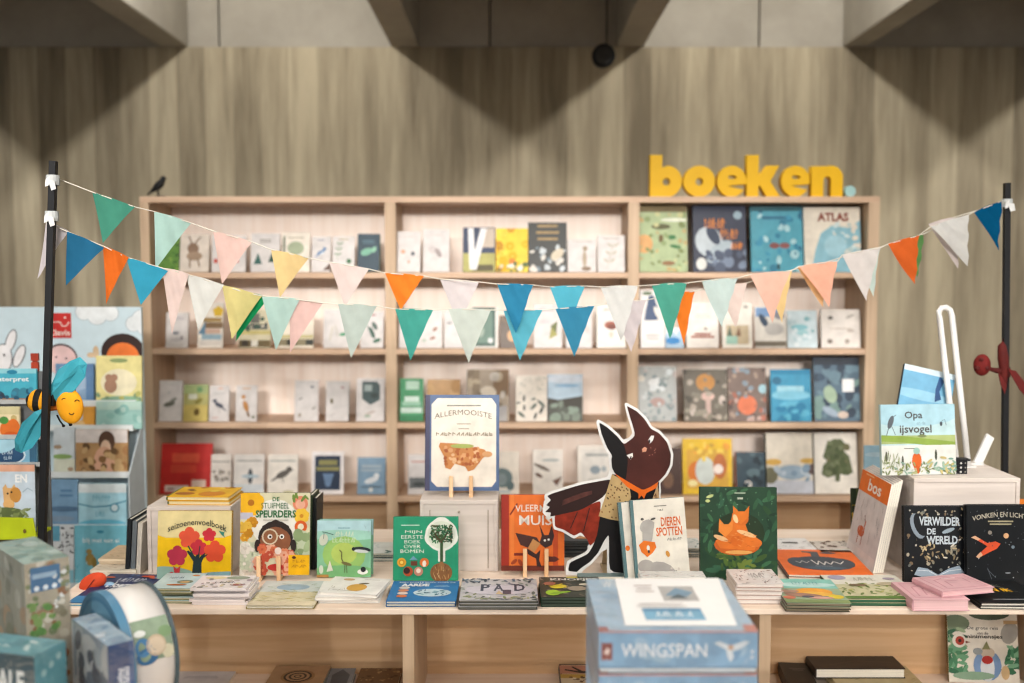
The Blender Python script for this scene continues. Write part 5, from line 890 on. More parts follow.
# header print: clouds, publisher block, faces peeping over the books
def disc_(u, v, ru, rv, c): return E(fx(u), hz(v), ru * .0041 / Wd, rv * .0041 / Wd, c, 0, 24)
hd = cloud(97, 310, .95) + cloud(146, 322, .9)
hd += PL([(fx(46), hz(313)), (fx(71), hz(313)), (fx(71), hz(338)), (fx(46), hz(338))], '#c8332f')
hd += LN([(fx(52), hz(322)), (fx(60), hz(322)), (fx(62), hz(326)), (fx(66), hz(326)), (fx(69), hz(322))], .004, '#f3e4d8') + disc_(65, 317.5, 1, 1, '#f3e4d8') + T('Clavis', fx(48), hz(335.5), fx(69.5), hz(329.5), '#f3e4d8', .02)
hd += disc_(60, 359, 16, 15, '#5d4f4f') + disc_(60, 360, 14.6, 14, '#edc9c6') + disc_(55, 357, 1, 1, '#4a3c3c') + disc_(65, 358.5, 1, 1, '#4a3c3c')
hd += disc_(122, 352, 21, 18, '#3a2a26') + disc_(122, 358, 16, 15, '#ec7d3a') + disc_(95, 352, 3, 6, '#d9bd9a') + disc_(90, 355, 4, 2.5, '#d9bd9a')
hd += disc_(2, 358, 9, 14, '#6d6d70') + E(fx(10), hz(341), 5 * .0041 / Wd, 12 * .0041 / Wd, '#6d6d70', -20) + E(fx(18), hz(356), 5 * .0041 / Wd, 12 * .0041 / Wd, '#6d6d70', -24)
hd += disc_(2, 358, 8, 13, '#f3f1f1') + E(fx(10), hz(341), 4 * .0041 / Wd, 11 * .0041 / Wd, '#f3f1f1', -20) + E(fx(18), hz(356), 4 * .0041 / Wd, 11 * .0041 / Wd, '#f3f1f1', -24) + disc_(3, 355, 1, 1.4, '#2f2a2a')
m.art(Vector((dX0 - ocx, DB, 0)), X_, Z_, Wd, Hd, hd)
m.build('header_board', ds)
GREY = ink('#c3cdd0', .6, .05)
x1s = dX1
for x in (dX0 + .004, x1s - .004):
    m = MB(); xx = x - ocx
    pts = [(-.0, 0), (DB, 0), (DB, dz(425)), (.0, dz(476))]
    m.slab(pts, lambda a, b: Vector((xx + .002, a, b)), Vector((1, 0, 0)), .005, GREY); m.build('side_panel', ds)
tiers = [(407, .115), (431, .08), (477, .045), (528, .01), (584, -.025)]
for v, yo in tiers:
    z = dz(v) - .0; m = MB()
    m.box(dX0 - ocx + .008, x1s - ocx - .012, yo, DB - .002, z - .012, z - .007, ink('#e5ebea', .6, .04)); m.box(dX0 - ocx + .008, x1s - ocx - .012, yo - .004, yo, z - .012, z + .012, ink('#e5ebea', .6, .04)); m.build('tray', ds)
m = MB(); m.box(dX0 - ocx + .008, x1s - ocx - .012, .02, .025, 0, dz(584) - .013, SKY); m.build('front_panel', ds)
def db_(label, u0, u1, v0, tier, cov, art, **kw):
    v, yo = tiers[tier]
    return stand('picture_book', label, u0, u1, v0, DY + yo + .004, dz(v) - .0065, .012, cov, art, 3, group='picture books on the cloud header display', **kw)
db_('blue book partly behind the bee wing on the cloud display', 55, 93, 364, 0, '#6d93b5', C(.2, .85, .08, '#dfe8ee') + E(.7, .4, .35, .3, '#a5bcd4') + E(.8, .2, .3, .2, '#8aa6c2') + R(.8, .0, 1, 1, '#6487ae'))
db_('pale yellow book with brown mouse on the cloud display', 95.5, 141, 356, 0, '#eadf9a', E(.5, .9, .2, .05, '#8fa06a') + E(.5, .45, .4, .3, '#efe6c4') + E(.32, .38, .14, .16, '#a9826a') + C(.28, .55, .08, '#a9826a') + C(.4, .55, .08, '#a9826a') + E(.6, .1, .5, .08, '#8fb598') + S(16, 3, ['#b9b56a', '#7d9a7a'], .03, .07, (0, 0, 1, .25)))
db_('orange and blue book below the bee on the cloud display', 70, 94, 407, 1, '#e5a548', R(0, .4, .5, 1, '#b9cfe0') + E(.3, .2, .3, .2, '#e9c48a'))
db_('mint coloured book below the mouse book on the cloud display', 95.5, 141, 402, 1, '#9fc9c0', R(0, .7, 1, 1, '#b9d6c9') + E(.55, .65, .15, .08, '#7fb0aa') + S(12, 5, ['#8fbfb5', '#b5d5cc'], .06, .12))
db_('landscape book with a child among brown bushes on the cloud display', 75, 127, 430, 2, '#b58f62', R(0, .72, 1, 1, '#dfd6d0') + E(.6, .75, .16, .2, '#5d4436') + E(.58, .6, .1, .16, '#e5c4a8') + E(.55, .3, .2, .3, '#d9a98c') + S(30, 5, ['#8a6742', '#6d5236', '#c9a878', '#a5794f'], .05, .1, (0, 0, 1, .65)))
db_('pale landscape book with green hedge on the cloud display', 53, 74, 428, 2, '#d5dfe3', E(.4, .4, .5, .12, '#8fb06a') + R(0, 0, 1, .35, '#dfe3cf') + E(.2, .6, .2, .1, '#b09a80') + E(.8, .14, .14, .1, '#b59a80'))
db_('dusky blue book beside the pole on the cloud display', 49, 77, 480, 3, '#7fa5c4', lines(.6, .75, .5, 2, '#5f87aa', .05, .1) + E(.5, .4, .6, .1, '#5d7d9c') + E(.4, .2, .5, .1, '#8ba3b9') + E(.2, .04, .2, .08, '#8a5a55'))
db_('pale aqua book with washing line on the cloud display', 78, 126, 484, 3, '#a9d5e2', R(0, .8, 1, 1, '#dfe9ea') + LN([(0, .55), (.3, .48), (.6, .5), (1, .62)], .025, '#3f8aa5') + C(.75, .46, .1, '#5f9fb5') + C(.75, .46, .07, '#cfe3e8') + SC(.3, .62, .68, .74, '#6fb5c9') + SC(.36, .28, .56, .38, '#6fb5c9') + E(.5, .1, .5, .1, '#6fbcd4'))
# low books in front of the display, on the table's left end
db_('white book with black leaf pattern and words boe en', 46, 73, 526, 4, '#e9eef0', S(26, 4, ['#1f2a33', '#2f3c46'], .05, .09, (.45, .55, 1, .98), 'leaf') + R(0, .75, .5, 1, '#6fb5d0') + T('boe', .05, .52, .42, .62, '#2b3338', .01) + T('en zi', .05, .36, .55, .46, '#2b3338', .01) + R(0, 0, 1, .28, '#8fc9d9'))
db_('turquoise book with small brown squirrel and title blij met een ei', 74, 126, 526, 4, '#7cc3d4', T('blij met een ei', .16, .7, .86, .8, '#e9f2f2', .012) + E(.5, .9, .07, .03, '#3f8faa') + E(.3, .45, .09, .12, '#a88f52') + E(.28, .58, .06, .05, '#a88f52') + E(.38, .4, .05, .1, '#8d7840') + S(18, 3, ['#5fafc4', '#9fd5de', '#b9dfe2'], .02, .05, (0, 0, 1, .4), 'leaf'))
# ---- nearer rack at the left edge
RY = 3.12
rz = lambda v: H + ratio(v) * RY
rX1 = XU(37.5, RY, 1.2); rX0 = rX1 - .42
rk = tag(empty('book_rack', (rX1 - .21, RY, 0)), 'narrow stepped book rack with lime green tray at left edge', 'rack')
m = MB(); m.box(-.21, .203, .085, .095, 0, rz(374), ink('#6d6f70', .5)); m.build('back_board', rk)
m = MB(); m.box(-.2, .2, -.12, .084, 0, .02, ink('#6d6f70', .5)); m.build('base', rk)
for v, yo in ((404, .065), (439, .05), (466, .035)):
    m = MB(); z = rz(v); m.box(-.21, .203, yo, .0845, z - .008, z - .003, ink('#b9bcbb', .5)); m.box(-.21, .203, yo - .004, yo, z - .008, z + .006, ink('#b9bcbb', .5)); m.build('ledge', rk)
LIME = ink('#b9c81e', .45, .08)
m = MB(); z0, z1 = rz(532.5), rz(515)
m.box(-.21, .203, -.04, .0845, z0 - .012, z0 - .003, LIME)
m.slab([(-.21, z0 - .012), (.215, z0 - .012), (.205, z1), (.08, z1 + .003), (.03, z0 + .012), (-.05, z0 + .01), (-.21, z0 + .03)], lambda a, b: Vector((a, -.041, b)), Vector((0, -1, 0)), .004, LIME)
m.art(Vector((-.21, -.0452, z0 - .012)), X_, Z_, .42, .08, E(.62, .55, .01, .018, '#3a3a1c') + E(.93, .35, .012, .016, '#6d5a2a'), lift=.001)
m.build('lime_tray', rk)
m = MB(); m.box(-.2, .19, .02, .0845, z0 - .06, z0 - .0125, ink('#5a4a2c', .6)); m.build('tray_support', rk)
def rb(label, u0, u1, v0, v1, yo, cov, art, **kw): return stand('picture_book', label, u0, u1, v0, RY + yo + .002, rz(v1) - .0025, .008, cov, art, 1.2, group='picture books on the rack at the left edge', **kw)
rb('turquoise book with white title Waterpret on the left edge rack', -18, 36, 369, 404, .065, '#4fb3c9', R(0, .86, 1, 1, '#8fcfd9') + E(.55, .9, .1, .04, '#2f86a5') + T('Waterpret', .1, .58, .86, .76, '#f0f5f4', .02) + E(.3, .1, .12, .14, '#3a4656') + E(.62, .2, .1, .14, '#3f7d95') + E(.76, .24, .1, .12, '#3f8aa0') + E(.5, .02, .6, .06, '#a8836d') + S(14, 3, ['#3f8fa8', '#2c5d75'], .03, .06, (.1, .1, .95, .4)))
rb('cream book with orange squirrel on the left edge rack', -20, 19, 407, 439, .05, '#efe0b5', R(0, .75, 1, 1, '#d9cfa0') + E(.85, .62, .08, .08, '#c9b57a') + E(.66, .3, .16, .22, '#e0742f', -30) + E(.86, .35, .14, .2, '#e0742f', 15) + E(.6, .55, .12, .1, '#4f8f45') + E(.78, .1, .18, .06, '#d05f25'))
rb('blue book with dark fish shaped title patch on the left edge rack', -14, 36, 440, 466, .035, '#7fb5cf', E(.42, .38, .36, .2, '#d9e8ee') + E(.42, .38, .33, .17, '#2f5377') + SC(.3, .42, .52, .56, '#c9dce6') + SC(.34, .2, .5, .34, '#c9dce6') + R(.86, 0, 1, 1, '#3f6a86') + E(.2, .85, .4, .2, '#a9d3e2'))
rb('pale blue book with little owl on the left edge rack', -14, 35, 465, 531, -.02, '#c5d4df', R(0, .9, 1, 1, '#e0a98c') + T('EN', .6, .74, .84, .86, '#f2f3f0', .03) + PL([(.34, .66), (.4, .72), (.44, .66), (.52, .66), (.58, .72), (.62, .64), (.6, .5), (.5, .4), (.36, .46)], '#dcae72') + E(.6, .56, .12, .16, '#c78c42') + C(.44, .58, .022, '#2b211a') + C(.52, .6, .022, '#2b211a') + E(.46, .42, .12, .1, '#e0b070') + E(.4, .28, .4, .14, '#5d6a3f') + S(20, 3, ['#4f5a35', '#7d8a52', '#8f9a70'], .05, .09, (.1, .1, .9, .35), 'leaf') + LN([(.75, .6), (.85, .66), (.95, .62)], .02, '#9fb3c0'), spine='#3f4a45')
pg = P(36, 357, 3.2); cpn = tag(empty('clothes_peg', (pg.x, 3.32, pg.z - .045)), 'two small red wooden clothes pegs clipped at the top of the left edge rack', 'peg')
cpn['label'] = 'small red clothes peg clipped at the top right of the left edge rack'
m = MB(); m.box(-.011, .011, 0, .012, .012, .042, ink('#b5442c', .5)); m.box(-.012, .012, .001, .011, .046, .07, ink('#a83c28', .5)); m.box(-.008, .008, .003, .009, 0, .05, ink('#8f3422', .5)); m.build('jaw', cpn)
cpn.location = (XU(35, 3.21, pg.z), RY + .084, rz(374) - .012)
# ================================================================ poles
def pole(label, pb, pt, w):
    o = tag(empty('bunting_pole', (pb.x, pb.y, 0)), label, 'pole')
    d = pt - pb; foot = pb + d * (-(pb.z - .012) / d.z); o.location = (foot.x, foot.y, 0)
    m = MB(); m.bar((0, 0, .012), pt - Vector((foot.x, foot.y, 0)), w, w, BLACK); m.build('upright', o, bevel=.0015)
    m = MB(); sx = math.copysign(.11, foot.x); m.loft([(sx, 0, 0), (sx, 0, .01), (sx, 0, .013)], [.13, .13, .12], BLACK, 28); m.build('base_plate', o)
    return o
YL, YR = 2.74, 3.36
pole('thin black pole at left of the table carrying the bee', P(42, 545, YL), P(53.5, 161, YL), .0185)
pole('thin black pole at right of the table carrying the red insect', P(1004.5, 470, YR), P(1007, 183, YR), .019)
# ================================================================ bunting
def Yat(u, off): return YL - .012 + (YR - YL) * (u - 50) / 957 + off
def off1(u):
    if u < 470: return .035
    if u < 545: return -.035
    if u < 595: return .035
    return -.035 if u < 960 else -.015
def off2(u): return 0.0 if u > 75 else (.03 if u < 60 else .01)
def flagmesh(tl, tr, tip, col, off, seed, name='flag'):
    rnd = random.Random(seed); a, b, c = [P(p[0], p[1], Yat(p[0], off)) for p in (tl, tr, tip)]
    c = P(tip[0], tip[1], Yat((tl[0] + tr[0]) / 2, off) - rnd.uniform(-.006, .008))
    N = 10; vs = []; fs = []; idx = {}
    nrm = (b - a).cross(c - a).normalized(); A1, A2, f1, f2 = rnd.uniform(.004, .009), rnd.uniform(.002, .005), rnd.uniform(0, 6), rnd.uniform(0, 6)
    for i in range(N + 1):
        for j in range(N + 1 - i):
            s, t = i / N, j / N
            p = a * (1 - s - t) + b * t + c * s
            p += nrm * (A1 * math.sin(t * 5 + s * 2 + f1) * (0.35 + s) + A2 * math.sin(t * 13 - s * 4 + f2))
            p += (c - a) * (-.02 * math.sin(math.pi * t)) * (1 - s)
            idx[i, j] = len(vs); vs.append(p)
    for i in range(N):
        for j in range(N - i):
            fs.append((idx[i, j], idx[i, j + 1], idx[i + 1, j]))
            if j < N - i - 1: fs.append((idx[i, j + 1], idx[i + 1, j + 1], idx[i + 1, j]))
    m = MB(); m.add(vs, fs, crepe(col))
    return m
def bunting(label, pts, flags, off, wraps):
    o = tag(empty('bunting', P(pts[0][0], pts[0][1], Yat(pts[0][0], off(pts[0][0])))), label, 'bunting')
    org = Vector(o.location)
    m = MB(); P3 = [P(u, v, Yat(u, off(u))) - org for u, v in pts]
    m.loft(P3, [.0016] * len(P3), ink('#d9d3c4', .8), 6); m.build('string', o, True)
    for k, f in enumerate(flags):
        fm = flagmesh(f[1], f[2], f[3], f[0], off((f[1][0] + f[2][0]) / 2) + (f[4] if len(f) > 4 else 0) - .0015, k + len(flags))
        fm.v = [tuple(Vector(v) - org) for v in fm.v]; fo = fm.build('flag', o, True)
        fo['label'] = f[5] if len(f) > 5 else {'#': ''}.get('x', FN[f[0]] + ' paper flag')
    for (u, v, Yk) in wraps:
        c = P(u, v, Yk) - org; m = MB(); rnd = random.Random(int(u))
        m.loft([c + Vector((0, 0, -.014)), c + Vector((0, 0, -.005)), c + Vector((0, 0, .005)), c + Vector((0, 0, .013))], [.0175, .0185, .018, .0175], ink('#c3c7c6', .6), 14, False)
        m.slab([(0, 0), (.02, -.004), (.024, -.026), (.01, -.03)], lambda a, b: c + Vector((a - .006, -.018 - a * .2, b)), Vector((0, -1, 0)), .0006, ink('#dfe0de', .5))
        m.slab([(0, 0), (-.012, -.01), (-.014, -.03), (-.004, -.026)], lambda a, b: c + Vector((a, -.018, b + .01)), Vector((0, -1, 0)), .0006, ink('#dfe0de', .5)); m.build('knot', o)
    return o
F1 = [('#4f9a84', (92, 192), (135, 207), (103, 243)), ('#b7dbd2', (154, 211.5), (191, 223), (156, 269)), ('#ebcac0', (213, 231), (252, 242), (222, 284)), ('#ebcf94', (271, 249.5), (309, 258), (280, 297)),
      ('#ead8d2', (329, 262), (369, 269), (345, 307)), ('#f58733', (385, 273), (424, 276), (401, 310)), ('#e5dcdc', (440, 279), (479, 282), (459, 326)), ('#388ab0', (497, 284), (533, 285), (516, 333)),
      ('#5cb9d0', (550, 287), (585, 286), (567, 336)), ('#e0e1dd', (601, 287), (638, 286), (621, 341)), ('#55a894', (652, 285), (687, 283), (670, 339)), ('#cbdeda', (702, 281), (738, 278), (721, 327)),
      ('#efc3b0', (750, 274.5), (791, 271), (772, 323)), ('#f6b9a0', (799, 266.5), (838, 261), (829, 307)), ('#e3dcd8', (842, 255), (880, 248), (867, 301)), ('#df6a31', (888, 244), (919, 235.5), (914, 284)), ('#dcdcd8', (930, 227), (968, 215), (970, 266)), ('#0d5a85', (974, 212), (1002, 201), (1000, 251))]
F2 = [('#d9d3d6', (46, 222), (69, 231), (37, 279), .02), ('#2f7299', (67, 231.5), (104.5, 248), (65, 286)), ('#ea752e', (103, 246), (129, 257.5), (106, 304)), ('#40a6c6', (126, 257), (168, 271), (141, 305)), ('#e8d2ca', (162, 268), (189, 274), (172, 335)), ('#dfe0da', (186, 274), (224, 285), (198, 330)),
      ('#dccf8c', (222, 285), (262, 296), (232, 339)), ('#1f9158', (240, 291), (269, 297.5), (236, 341), .012), ('#b9d8cf', (262, 297), (300, 299), (276, 350)), ('#f0cbc3', (290, 298.5), (323, 303), (290, 353), .01), ('#c3d1c9', (338, 304), (377, 306), (351, 358)), ('#50ad9f', (395, 309), (433, 310), (411, 361)),
      ('#d5dfd6', (448, 309), (491, 310), (469, 363)), ('#66bfd4', (503, 311), (542, 310), (521, 361)), ('#418fb1', (555, 309), (594, 306), (575, 357)), ('#ddd4d6', (612, 303), (646, 300), (632, 352)), ('#f58431', (672, 295), (695, 291), (683, 345)), ('#ecd8cf', (718, 287), (747, 283), (735, 327)),
      ('#efcf92', (764, 277), (792, 270), (783, 323)), ('#f3c38d', (797, 267), (824, 263), (823, 307)), ('#c9dbd3', (855, 253), (881, 247), (872, 297)), ('#5f8f55', (898, 241), (924, 234), (917, 277)), ('#d8cdca', (929, 224), (955, 217), (957, 269))]
FN = {'#4f9a84': 'sea green', '#b7dbd2': 'mint', '#ebcac0': 'pink', '#ebcf94': 'yellow', '#ead8d2': 'pinkish white', '#f58733': 'orange', '#e5dcdc': 'lilac white', '#388ab0': 'blue', '#5cb9d0': 'cyan', '#e0e1dd': 'white', '#55a894': 'green', '#cbdeda': 'pale mint', '#efc3b0': 'salmon pink', '#f6b9a0': 'peach pink', '#e3dcd8': 'white', '#df6a31': 'dark orange', '#dcdcd8': 'white', '#0d5a85': 'dark blue',
      '#d9d3d6': 'white', '#2f7299': 'dark blue', '#ea752e': 'orange', '#40a6c6': 'bright blue', '#e8d2ca': 'pinkish white', '#dfe0da': 'white', '#dccf8c': 'pale yellow', '#1f9158': 'dark green', '#b9d8cf': 'mint', '#f0cbc3': 'pink', '#c3d1c9': 'grey mint', '#50ad9f': 'green', '#d5dfd6': 'white', '#66bfd4': 'cyan', '#418fb1': 'blue', '#ddd4d6': 'lilac white', '#f58431': 'orange', '#ecd8cf': 'cream', '#efcf92': 'pale yellow', '#f3c38d': 'peach', '#c9dbd3': 'mint', '#5f8f55': 'olive green', '#d8cdca': 'pinkish white'}
s1 = [(51, 176)] + [q for f in F1 for q in (f[1], f[2])]
bunting('upper string of pastel and bright paper flags, tied near the tops of both poles', s1, F1, off1, [(52.93, 180, YL)])
s2 = [(50, 218)] + [q for f in F2 for q in (f[1], f[2])]; s2 = sorted(s2)
def smooth(ps):
    out = [ps[0]]
    for p in ps[1:]:
        if p[0] - out[-1][0] > 14: out.append(p)
    return out
bunting('lower string of paper flags with the bigger sag, crossing below the other string', smooth(s2) + [(1006, 202)], F2, off2, [(51.85, 216, YL), (1006.8, 203, YR)])
# ================================================================ bee and red insect on the poles
bq = lambda u, v, Y=YL + .045: P(u, v, Y)
bO = bq(56, 395); be = tag(empty('bee_decoration', bO), 'felt bee with smiling orange face and blue wings on the left pole', 'decoration')
pxm = cdepth(YL + .045, bO.z) / 1000
def rel(u, v, dy=0.0): return P(u, v, YL + .045 + dy) - bO
hdm = ink('#f5a81c', .75); blk = ink('#191714', .7, .1); teal = ink('#3fa0b0', .6, .08)
m = MB(); Mh = Matrix.Rotation(R_(-8), 3, 'Y')
m.ball(rel(70, 406, -.012), 13.2 * pxm, .018, 17.8 * pxm, hdm, Mh, 22, 14)
c0 = rel(71, 404, -.0305)
def arc(cu, cv, r, a0, a1, w, lift=-.031):
    n = 8; pts = [(cu + r * math.cos(R_(a0 + (a1 - a0) * i / n)), cv - r * math.sin(R_(a0 + (a1 - a0) * i / n))) for i in range(n + 1)]
    return [rel(u, v, lift) for u, v in pts]
m.loft(arc(64, 400.5, 2.2, 10, 170, 0, -.027), [.0012] * 9, blk, 6); m.loft(arc(77, 402, 2.2, 10, 170, 0, -.027), [.0012] * 9, blk, 6); m.loft(arc(71.5, 412.5, 2.2, 190, 350, 0, -.029), [.0012] * 9, blk, 6)
bee_head = m.build('head', be, True)
m = MB(); m.loft([rel(75, 391, -.008), rel(76, 384, -.006), rel(77, 379, -.004)], [.0018, .0018, .0018], blk, 6); m.ball(rel(77.3, 378, -.004), .0045, .0045, .0045, blk); m.build('antenna', bee_head, True)
m = MB(); st = [(27, 398, 3.0), (31, 399.5, 8.5), (33.5, 400, 10.5), (36.5, 400.5, 11.5), (39.5, 400.8, 12), (42.5, 401, 11.5), (46, 401.5, 10.5)]
mats = [blk, hdm, hdm, blk, blk, hdm]
for k in range(6):
    a, b = st[k], st[k + 1]
    m.loft([rel(a[0], a[1]), rel(b[0], b[1])], [a[2] * pxm, b[2] * pxm], mats[k], 16, True, .8)
m.build('striped_abdomen', be)
m = MB(); m.loft([rel(45, 401.5), rel(52, 402), rel(60, 403)], [.022, .026, .02], ink('#d9772a', .75, .1), 14, True, .7); m.build('thorax', be, True)
def wing(pts, name, fold):
    m = MB(); n = len(pts); ps = [rel(u, v, -.02 - .012 * math.sin(i * 1.3)) for i, (u, v) in enumerate(pts)]
    a, b = rel(*fold[0], -.024), rel(*fold[1], -.02)
    mid = Vector((0, -.01, 0))
    k = n // 2
    up = ps[:k + 1]; lo = ps[k:] + [ps[0]]
    for side in (up, lo):
        poly = side; cen = [a.lerp(b, t) + mid for t in (.1, .5, .9)]
        poly2 = poly + ([cen[2], cen[1], cen[0]] if side is up else [cen[0], cen[1], cen[2]])
        f = poly2; q = [p + Vector((0, .0012, 0)) for p in f]; L = len(f)
        m.add(f + q, [tuple(range(L)), tuple(range(2 * L - 1, L - 1, -1))] + [(i, L + i, L + (i + 1) % L, (i + 1) % L) for i in range(L)], teal)
    return m.build(name, be)
wing([(47, 401), (51, 385), (58, 370), (70, 361), (80, 357), (87, 364), (85, 377), (75, 390), (61, 402)], 'wing', ((48, 400), (83, 361)))
wing([(44, 408), (34, 412), (22, 423), (14.5, 440), (15, 450), (21, 453), (32, 448), (40, 437), (45, 420)], 'wing', ((43, 412), (18, 449)))
for (u0, v0, u1, v1) in ((57, 415, 63, 425), (62, 414, 70, 424)):
    m = MB(); m.loft([rel(u0, v0), rel((u0 + u1) / 2, (v0 + v1) / 2 + 1), rel(u1, v1)], [.0028, .0025, .0025], blk, 8); m.ball(rel(u1 + .5, v1 + .8), .005, .004, .004, blk); m.build('leg', be, True)
m = MB(); c = P(48, 401, YL) - bO; m.box(c.x - .008, c.x + .008, c.y + .0135, c.y + .04, c.z - .016, c.z + .016, blk); m.build('pole_clip', be)
# red insect
iY = YR - .03; iO = P(1004, 372, iY); ri = tag(empty('insect_decoration', iO), 'dark red felt insect with round spotted head on the right pole', 'decoration')
rel2 = lambda u, v, dy=0: P(u, v, iY + dy) - iO
pm2 = cdepth(iY, iO.z) / 1000
red, dred = ink('#701b18', .75, .15), ink('#5a1d1a', .75, .2)
m = MB(); m.ball(rel2(982, 365), 8.5 * pm2, .02, 11 * pm2, red, None, 20, 12)
for u, v in ((981.5, 359.5), (977.5, 368), (987, 368)): m.ball(rel2(u, v, -.017), 2.2 * pm2, .005, 2.2 * pm2, dred)
m.build('head', ri, True)
m = MB(); m.loft([rel2(990, 369), rel2(996, 370.5), rel2(1000, 371)], [.007, .009, .011], dred, 10); m.build('neck', ri, True)
m = MB(); m.loft([rel2(1003, 339), rel2(1002, 346), rel2(1003, 358), rel2(1004, 368), rel2(1004, 378), rel2(1005, 390)], [.004, .014, .018, .016, .012, .005], ink('#5f1d19', .75, .2), 12, True, .8); m.build('body', ri, True)
for pts in ([(998, 371), (1001, 385), (1005, 394), (1007, 385)], [(1008, 369), (1016, 371), (1026, 384), (1027, 398), (1020, 390), (1013, 378)]):
    m = MB(); m.slab(pts, lambda u, v: rel2(u, v, -.018), Vector((0, -1, 0)), .004, ink('#661c19', .75, .2)); m.build('wing', ri)
m = MB(); c = P(1004.5, 372, YR) - iO; m.loft([c + Vector((0, 0, -.016)), c + Vector((0, 0, .016))], [.0185, .0185], dred, 14, False); m.build('pole_clip', ri)
# ================================================================ near table with game boxes
ntz = TABLE
nt_ = tag(empty('demo_table', (0, 1.35, 0)), 'pine table in front carrying the stacked board games', 'table')
m = MB(); m.box(-1.25, .95, 0, .79, ntz - .03, ntz, PINE); m.build('table_top', nt_, bevel=.002)
for x in (-1.2, .9):
    for y in (.05, .74):
        m = MB(); m.box(x - .025, x + .025, y - .025, y + .025, 0, ntz - .03, PINE); m.build('leg', nt_)
def wrapbox(o, w, d, h, g=.0012):
    bm = bmesh.new(); bmesh.ops.create_cube(bm, size=1)
    bmesh.ops.scale(bm, vec=(w + 2 * g, d + 2 * g, h + g), verts=bm.verts); bmesh.ops.translate(bm, vec=(0, d / 2, (h + g) / 2), verts=bm.verts)
    me = bpy.data.meshes.new('shrink_wrap'); bm.to_mesh(me); bm.free(); me.materials.append(film())
    s = bpy.data.objects.new('shrink_wrap', me); COL.objects.link(s); s.parent = o; s['label'] = 'clear plastic wrap'
    return s
def gamebox(label, w, d, h, faces, base='#9fc0d8', lidf=.9, wrap=True, group=None):
    """lid over tray; origin front bottom centre, front faces -Y. faces: dict front/top/left/right of art"""
    m = MB(); z0 = h * (1 - lidf); m.box(-w / 2, w / 2, 0, d, z0, h, ink(base, .35, .06, 12))
    f = faces
    if 'front' in f: m.art(Vector((-w / 2, 0, z0)), X_, Z_, w, h - z0, f['front'])
    if 'top' in f: m.art(Vector((-w / 2, 0, h)), X_, Y_, w, d, f['top'])
    if 'right' in f: m.art(Vector((w / 2, 0, z0)), Y_, Z_, d, h - z0, f['right'])
    if 'left' in f: m.art(Vector((-w / 2, d, z0)), -Y_, Z_, d, h - z0, f['left'])
    o = m.build('board_game_box'); tag(o, label, 'game', group)
    t = MB(); t.box(-w / 2 + .0025, w / 2 - .0025, .0025, d - .0025, 0, z0 + .01, ink('#dfe6ea')); t.build('tray', o)
    if wrap: wrapbox(o, w, d, h)
    return o
# stack of four, upper two in view
Yw = 1.66; hw_ = (H + ratio(629.5) * Yw - ntz) / 4; ww = XU(758, Yw, 1.04) - XU(599, Yw, 1.04); dw = (H + ratio(629.5) * Yw - H) / ratio(578) - Yw
front = E(.5, .5, .7, .2, '#8db4d4') + R(0, 0, 1, .04, '#5f86a5') + S(10, 4, ['#86abca', '#a3c2da', '#7fa5c6'], .05, .12, (0, .1, 1, .9)) + R(.015, .22, .085, .68, '#8a5550') + PL([(.03, .4), (.05, .55), (.07, .5), (.06, .36)], '#e5d3cb') + T('WINGSPAN', .14, .3, .68, .66, '#f4f7f8', .006)
front += PL([(.8, .5), (.72, .68), (.76, .72), (.83, .6), (.84, .62), (.92, .74), (.95, .7), (.88, .5), (.84, .46), (.85, .3), (.83, .16), (.81, .3)], '#dbe4ea') + C(.83, .56, .018, '#c5a58f') + R(.955, .4, .975, .5, '#d5dfe6') + R(.955, .26, .975, .34, '#d5dfe6') + R(0, .96, 1, 1, '#d99a8c')
topw = R(0, 0, 1, 1, '#b5d0e6') + S(16, 5, ['#a5c4de', '#c6dbea', '#9dbcd8'], .06, .14) + T('W', .1, .8, .17, .94, '#f0f4f6', .02) + T('INGSPAN', .2, .8, .8, .94, '#f0f4f6', .02) + R(0, 0, .06, .06, '#b5655c') + R(.92, 0, 1, .1, '#d98a7c')
for k in range(4):
    lab = ['pale blue board game box with white lettering, topmost of the stack under the paper sheet', 'pale blue board game box second from the top of the stack in front', 'pale blue board game box third from the top, below the picture edge', 'pale blue board game box at the bottom of the stack'][k]
    b = gamebox(lab, ww, dw, hw_ - .003, {'front': front, 'top': topw}, '#9dbfdc', group='stacked pale blue board games', wrap=k < 2)
    b.location = ((XU(599, Yw, 1.04) + XU(758, Yw, 1.04)) / 2, Yw, ntz + (3 - k) * hw_ + .0006)
zt4 = ntz + 4 * hw_ - .0004
m = MB(); a_, b_, c_, d_ = [PZ(u, v, zt4) for u, v in ((625, 626), (737, 626), (718.5, 578.5), (615, 579))]
shO = (a_ + c_) / 2
m.slab([(p.x - shO.x, p.y - shO.y) for p in (a_, b_, c_, d_)], lambda x, y: Vector((x, y, .0012)), Vector((0, 0, 1)), .0008, ink('#fbf9f7', .35, .02))
sw, sh_ = (b_ - a_).length, (d_ - a_).length
m.art(a_ - shO + Vector((.002, 0, .0012)), (b_ - a_).normalized(), ((d_ - a_).normalized() - (b_ - a_).normalized() * (d_ - a_).normalized().dot((b_ - a_).normalized())).normalized(), sw * .98, sh_ * .96,
      R(.45, .5, .8, .84, '#b9b6b3') + PL([(.48, .62), (.62, .8), (.78, .7), (.7, .6)], '#7d9aae') + PL([(.5, .55), (.62, .66), (.7, .56)], '#5d6a70') + R(.2, .1, .76, .34, '#7fb0cc') + R(.2, .28, .76, .34, '#5d8fb0') + SC(.3, .16, .66, .27, '#dfe9ee') + lines(.3, .84, .22, 3, '#c9b9b5', .02, .07) + lines(.4, .42, .5, 2, '#cfc9c6', .02))
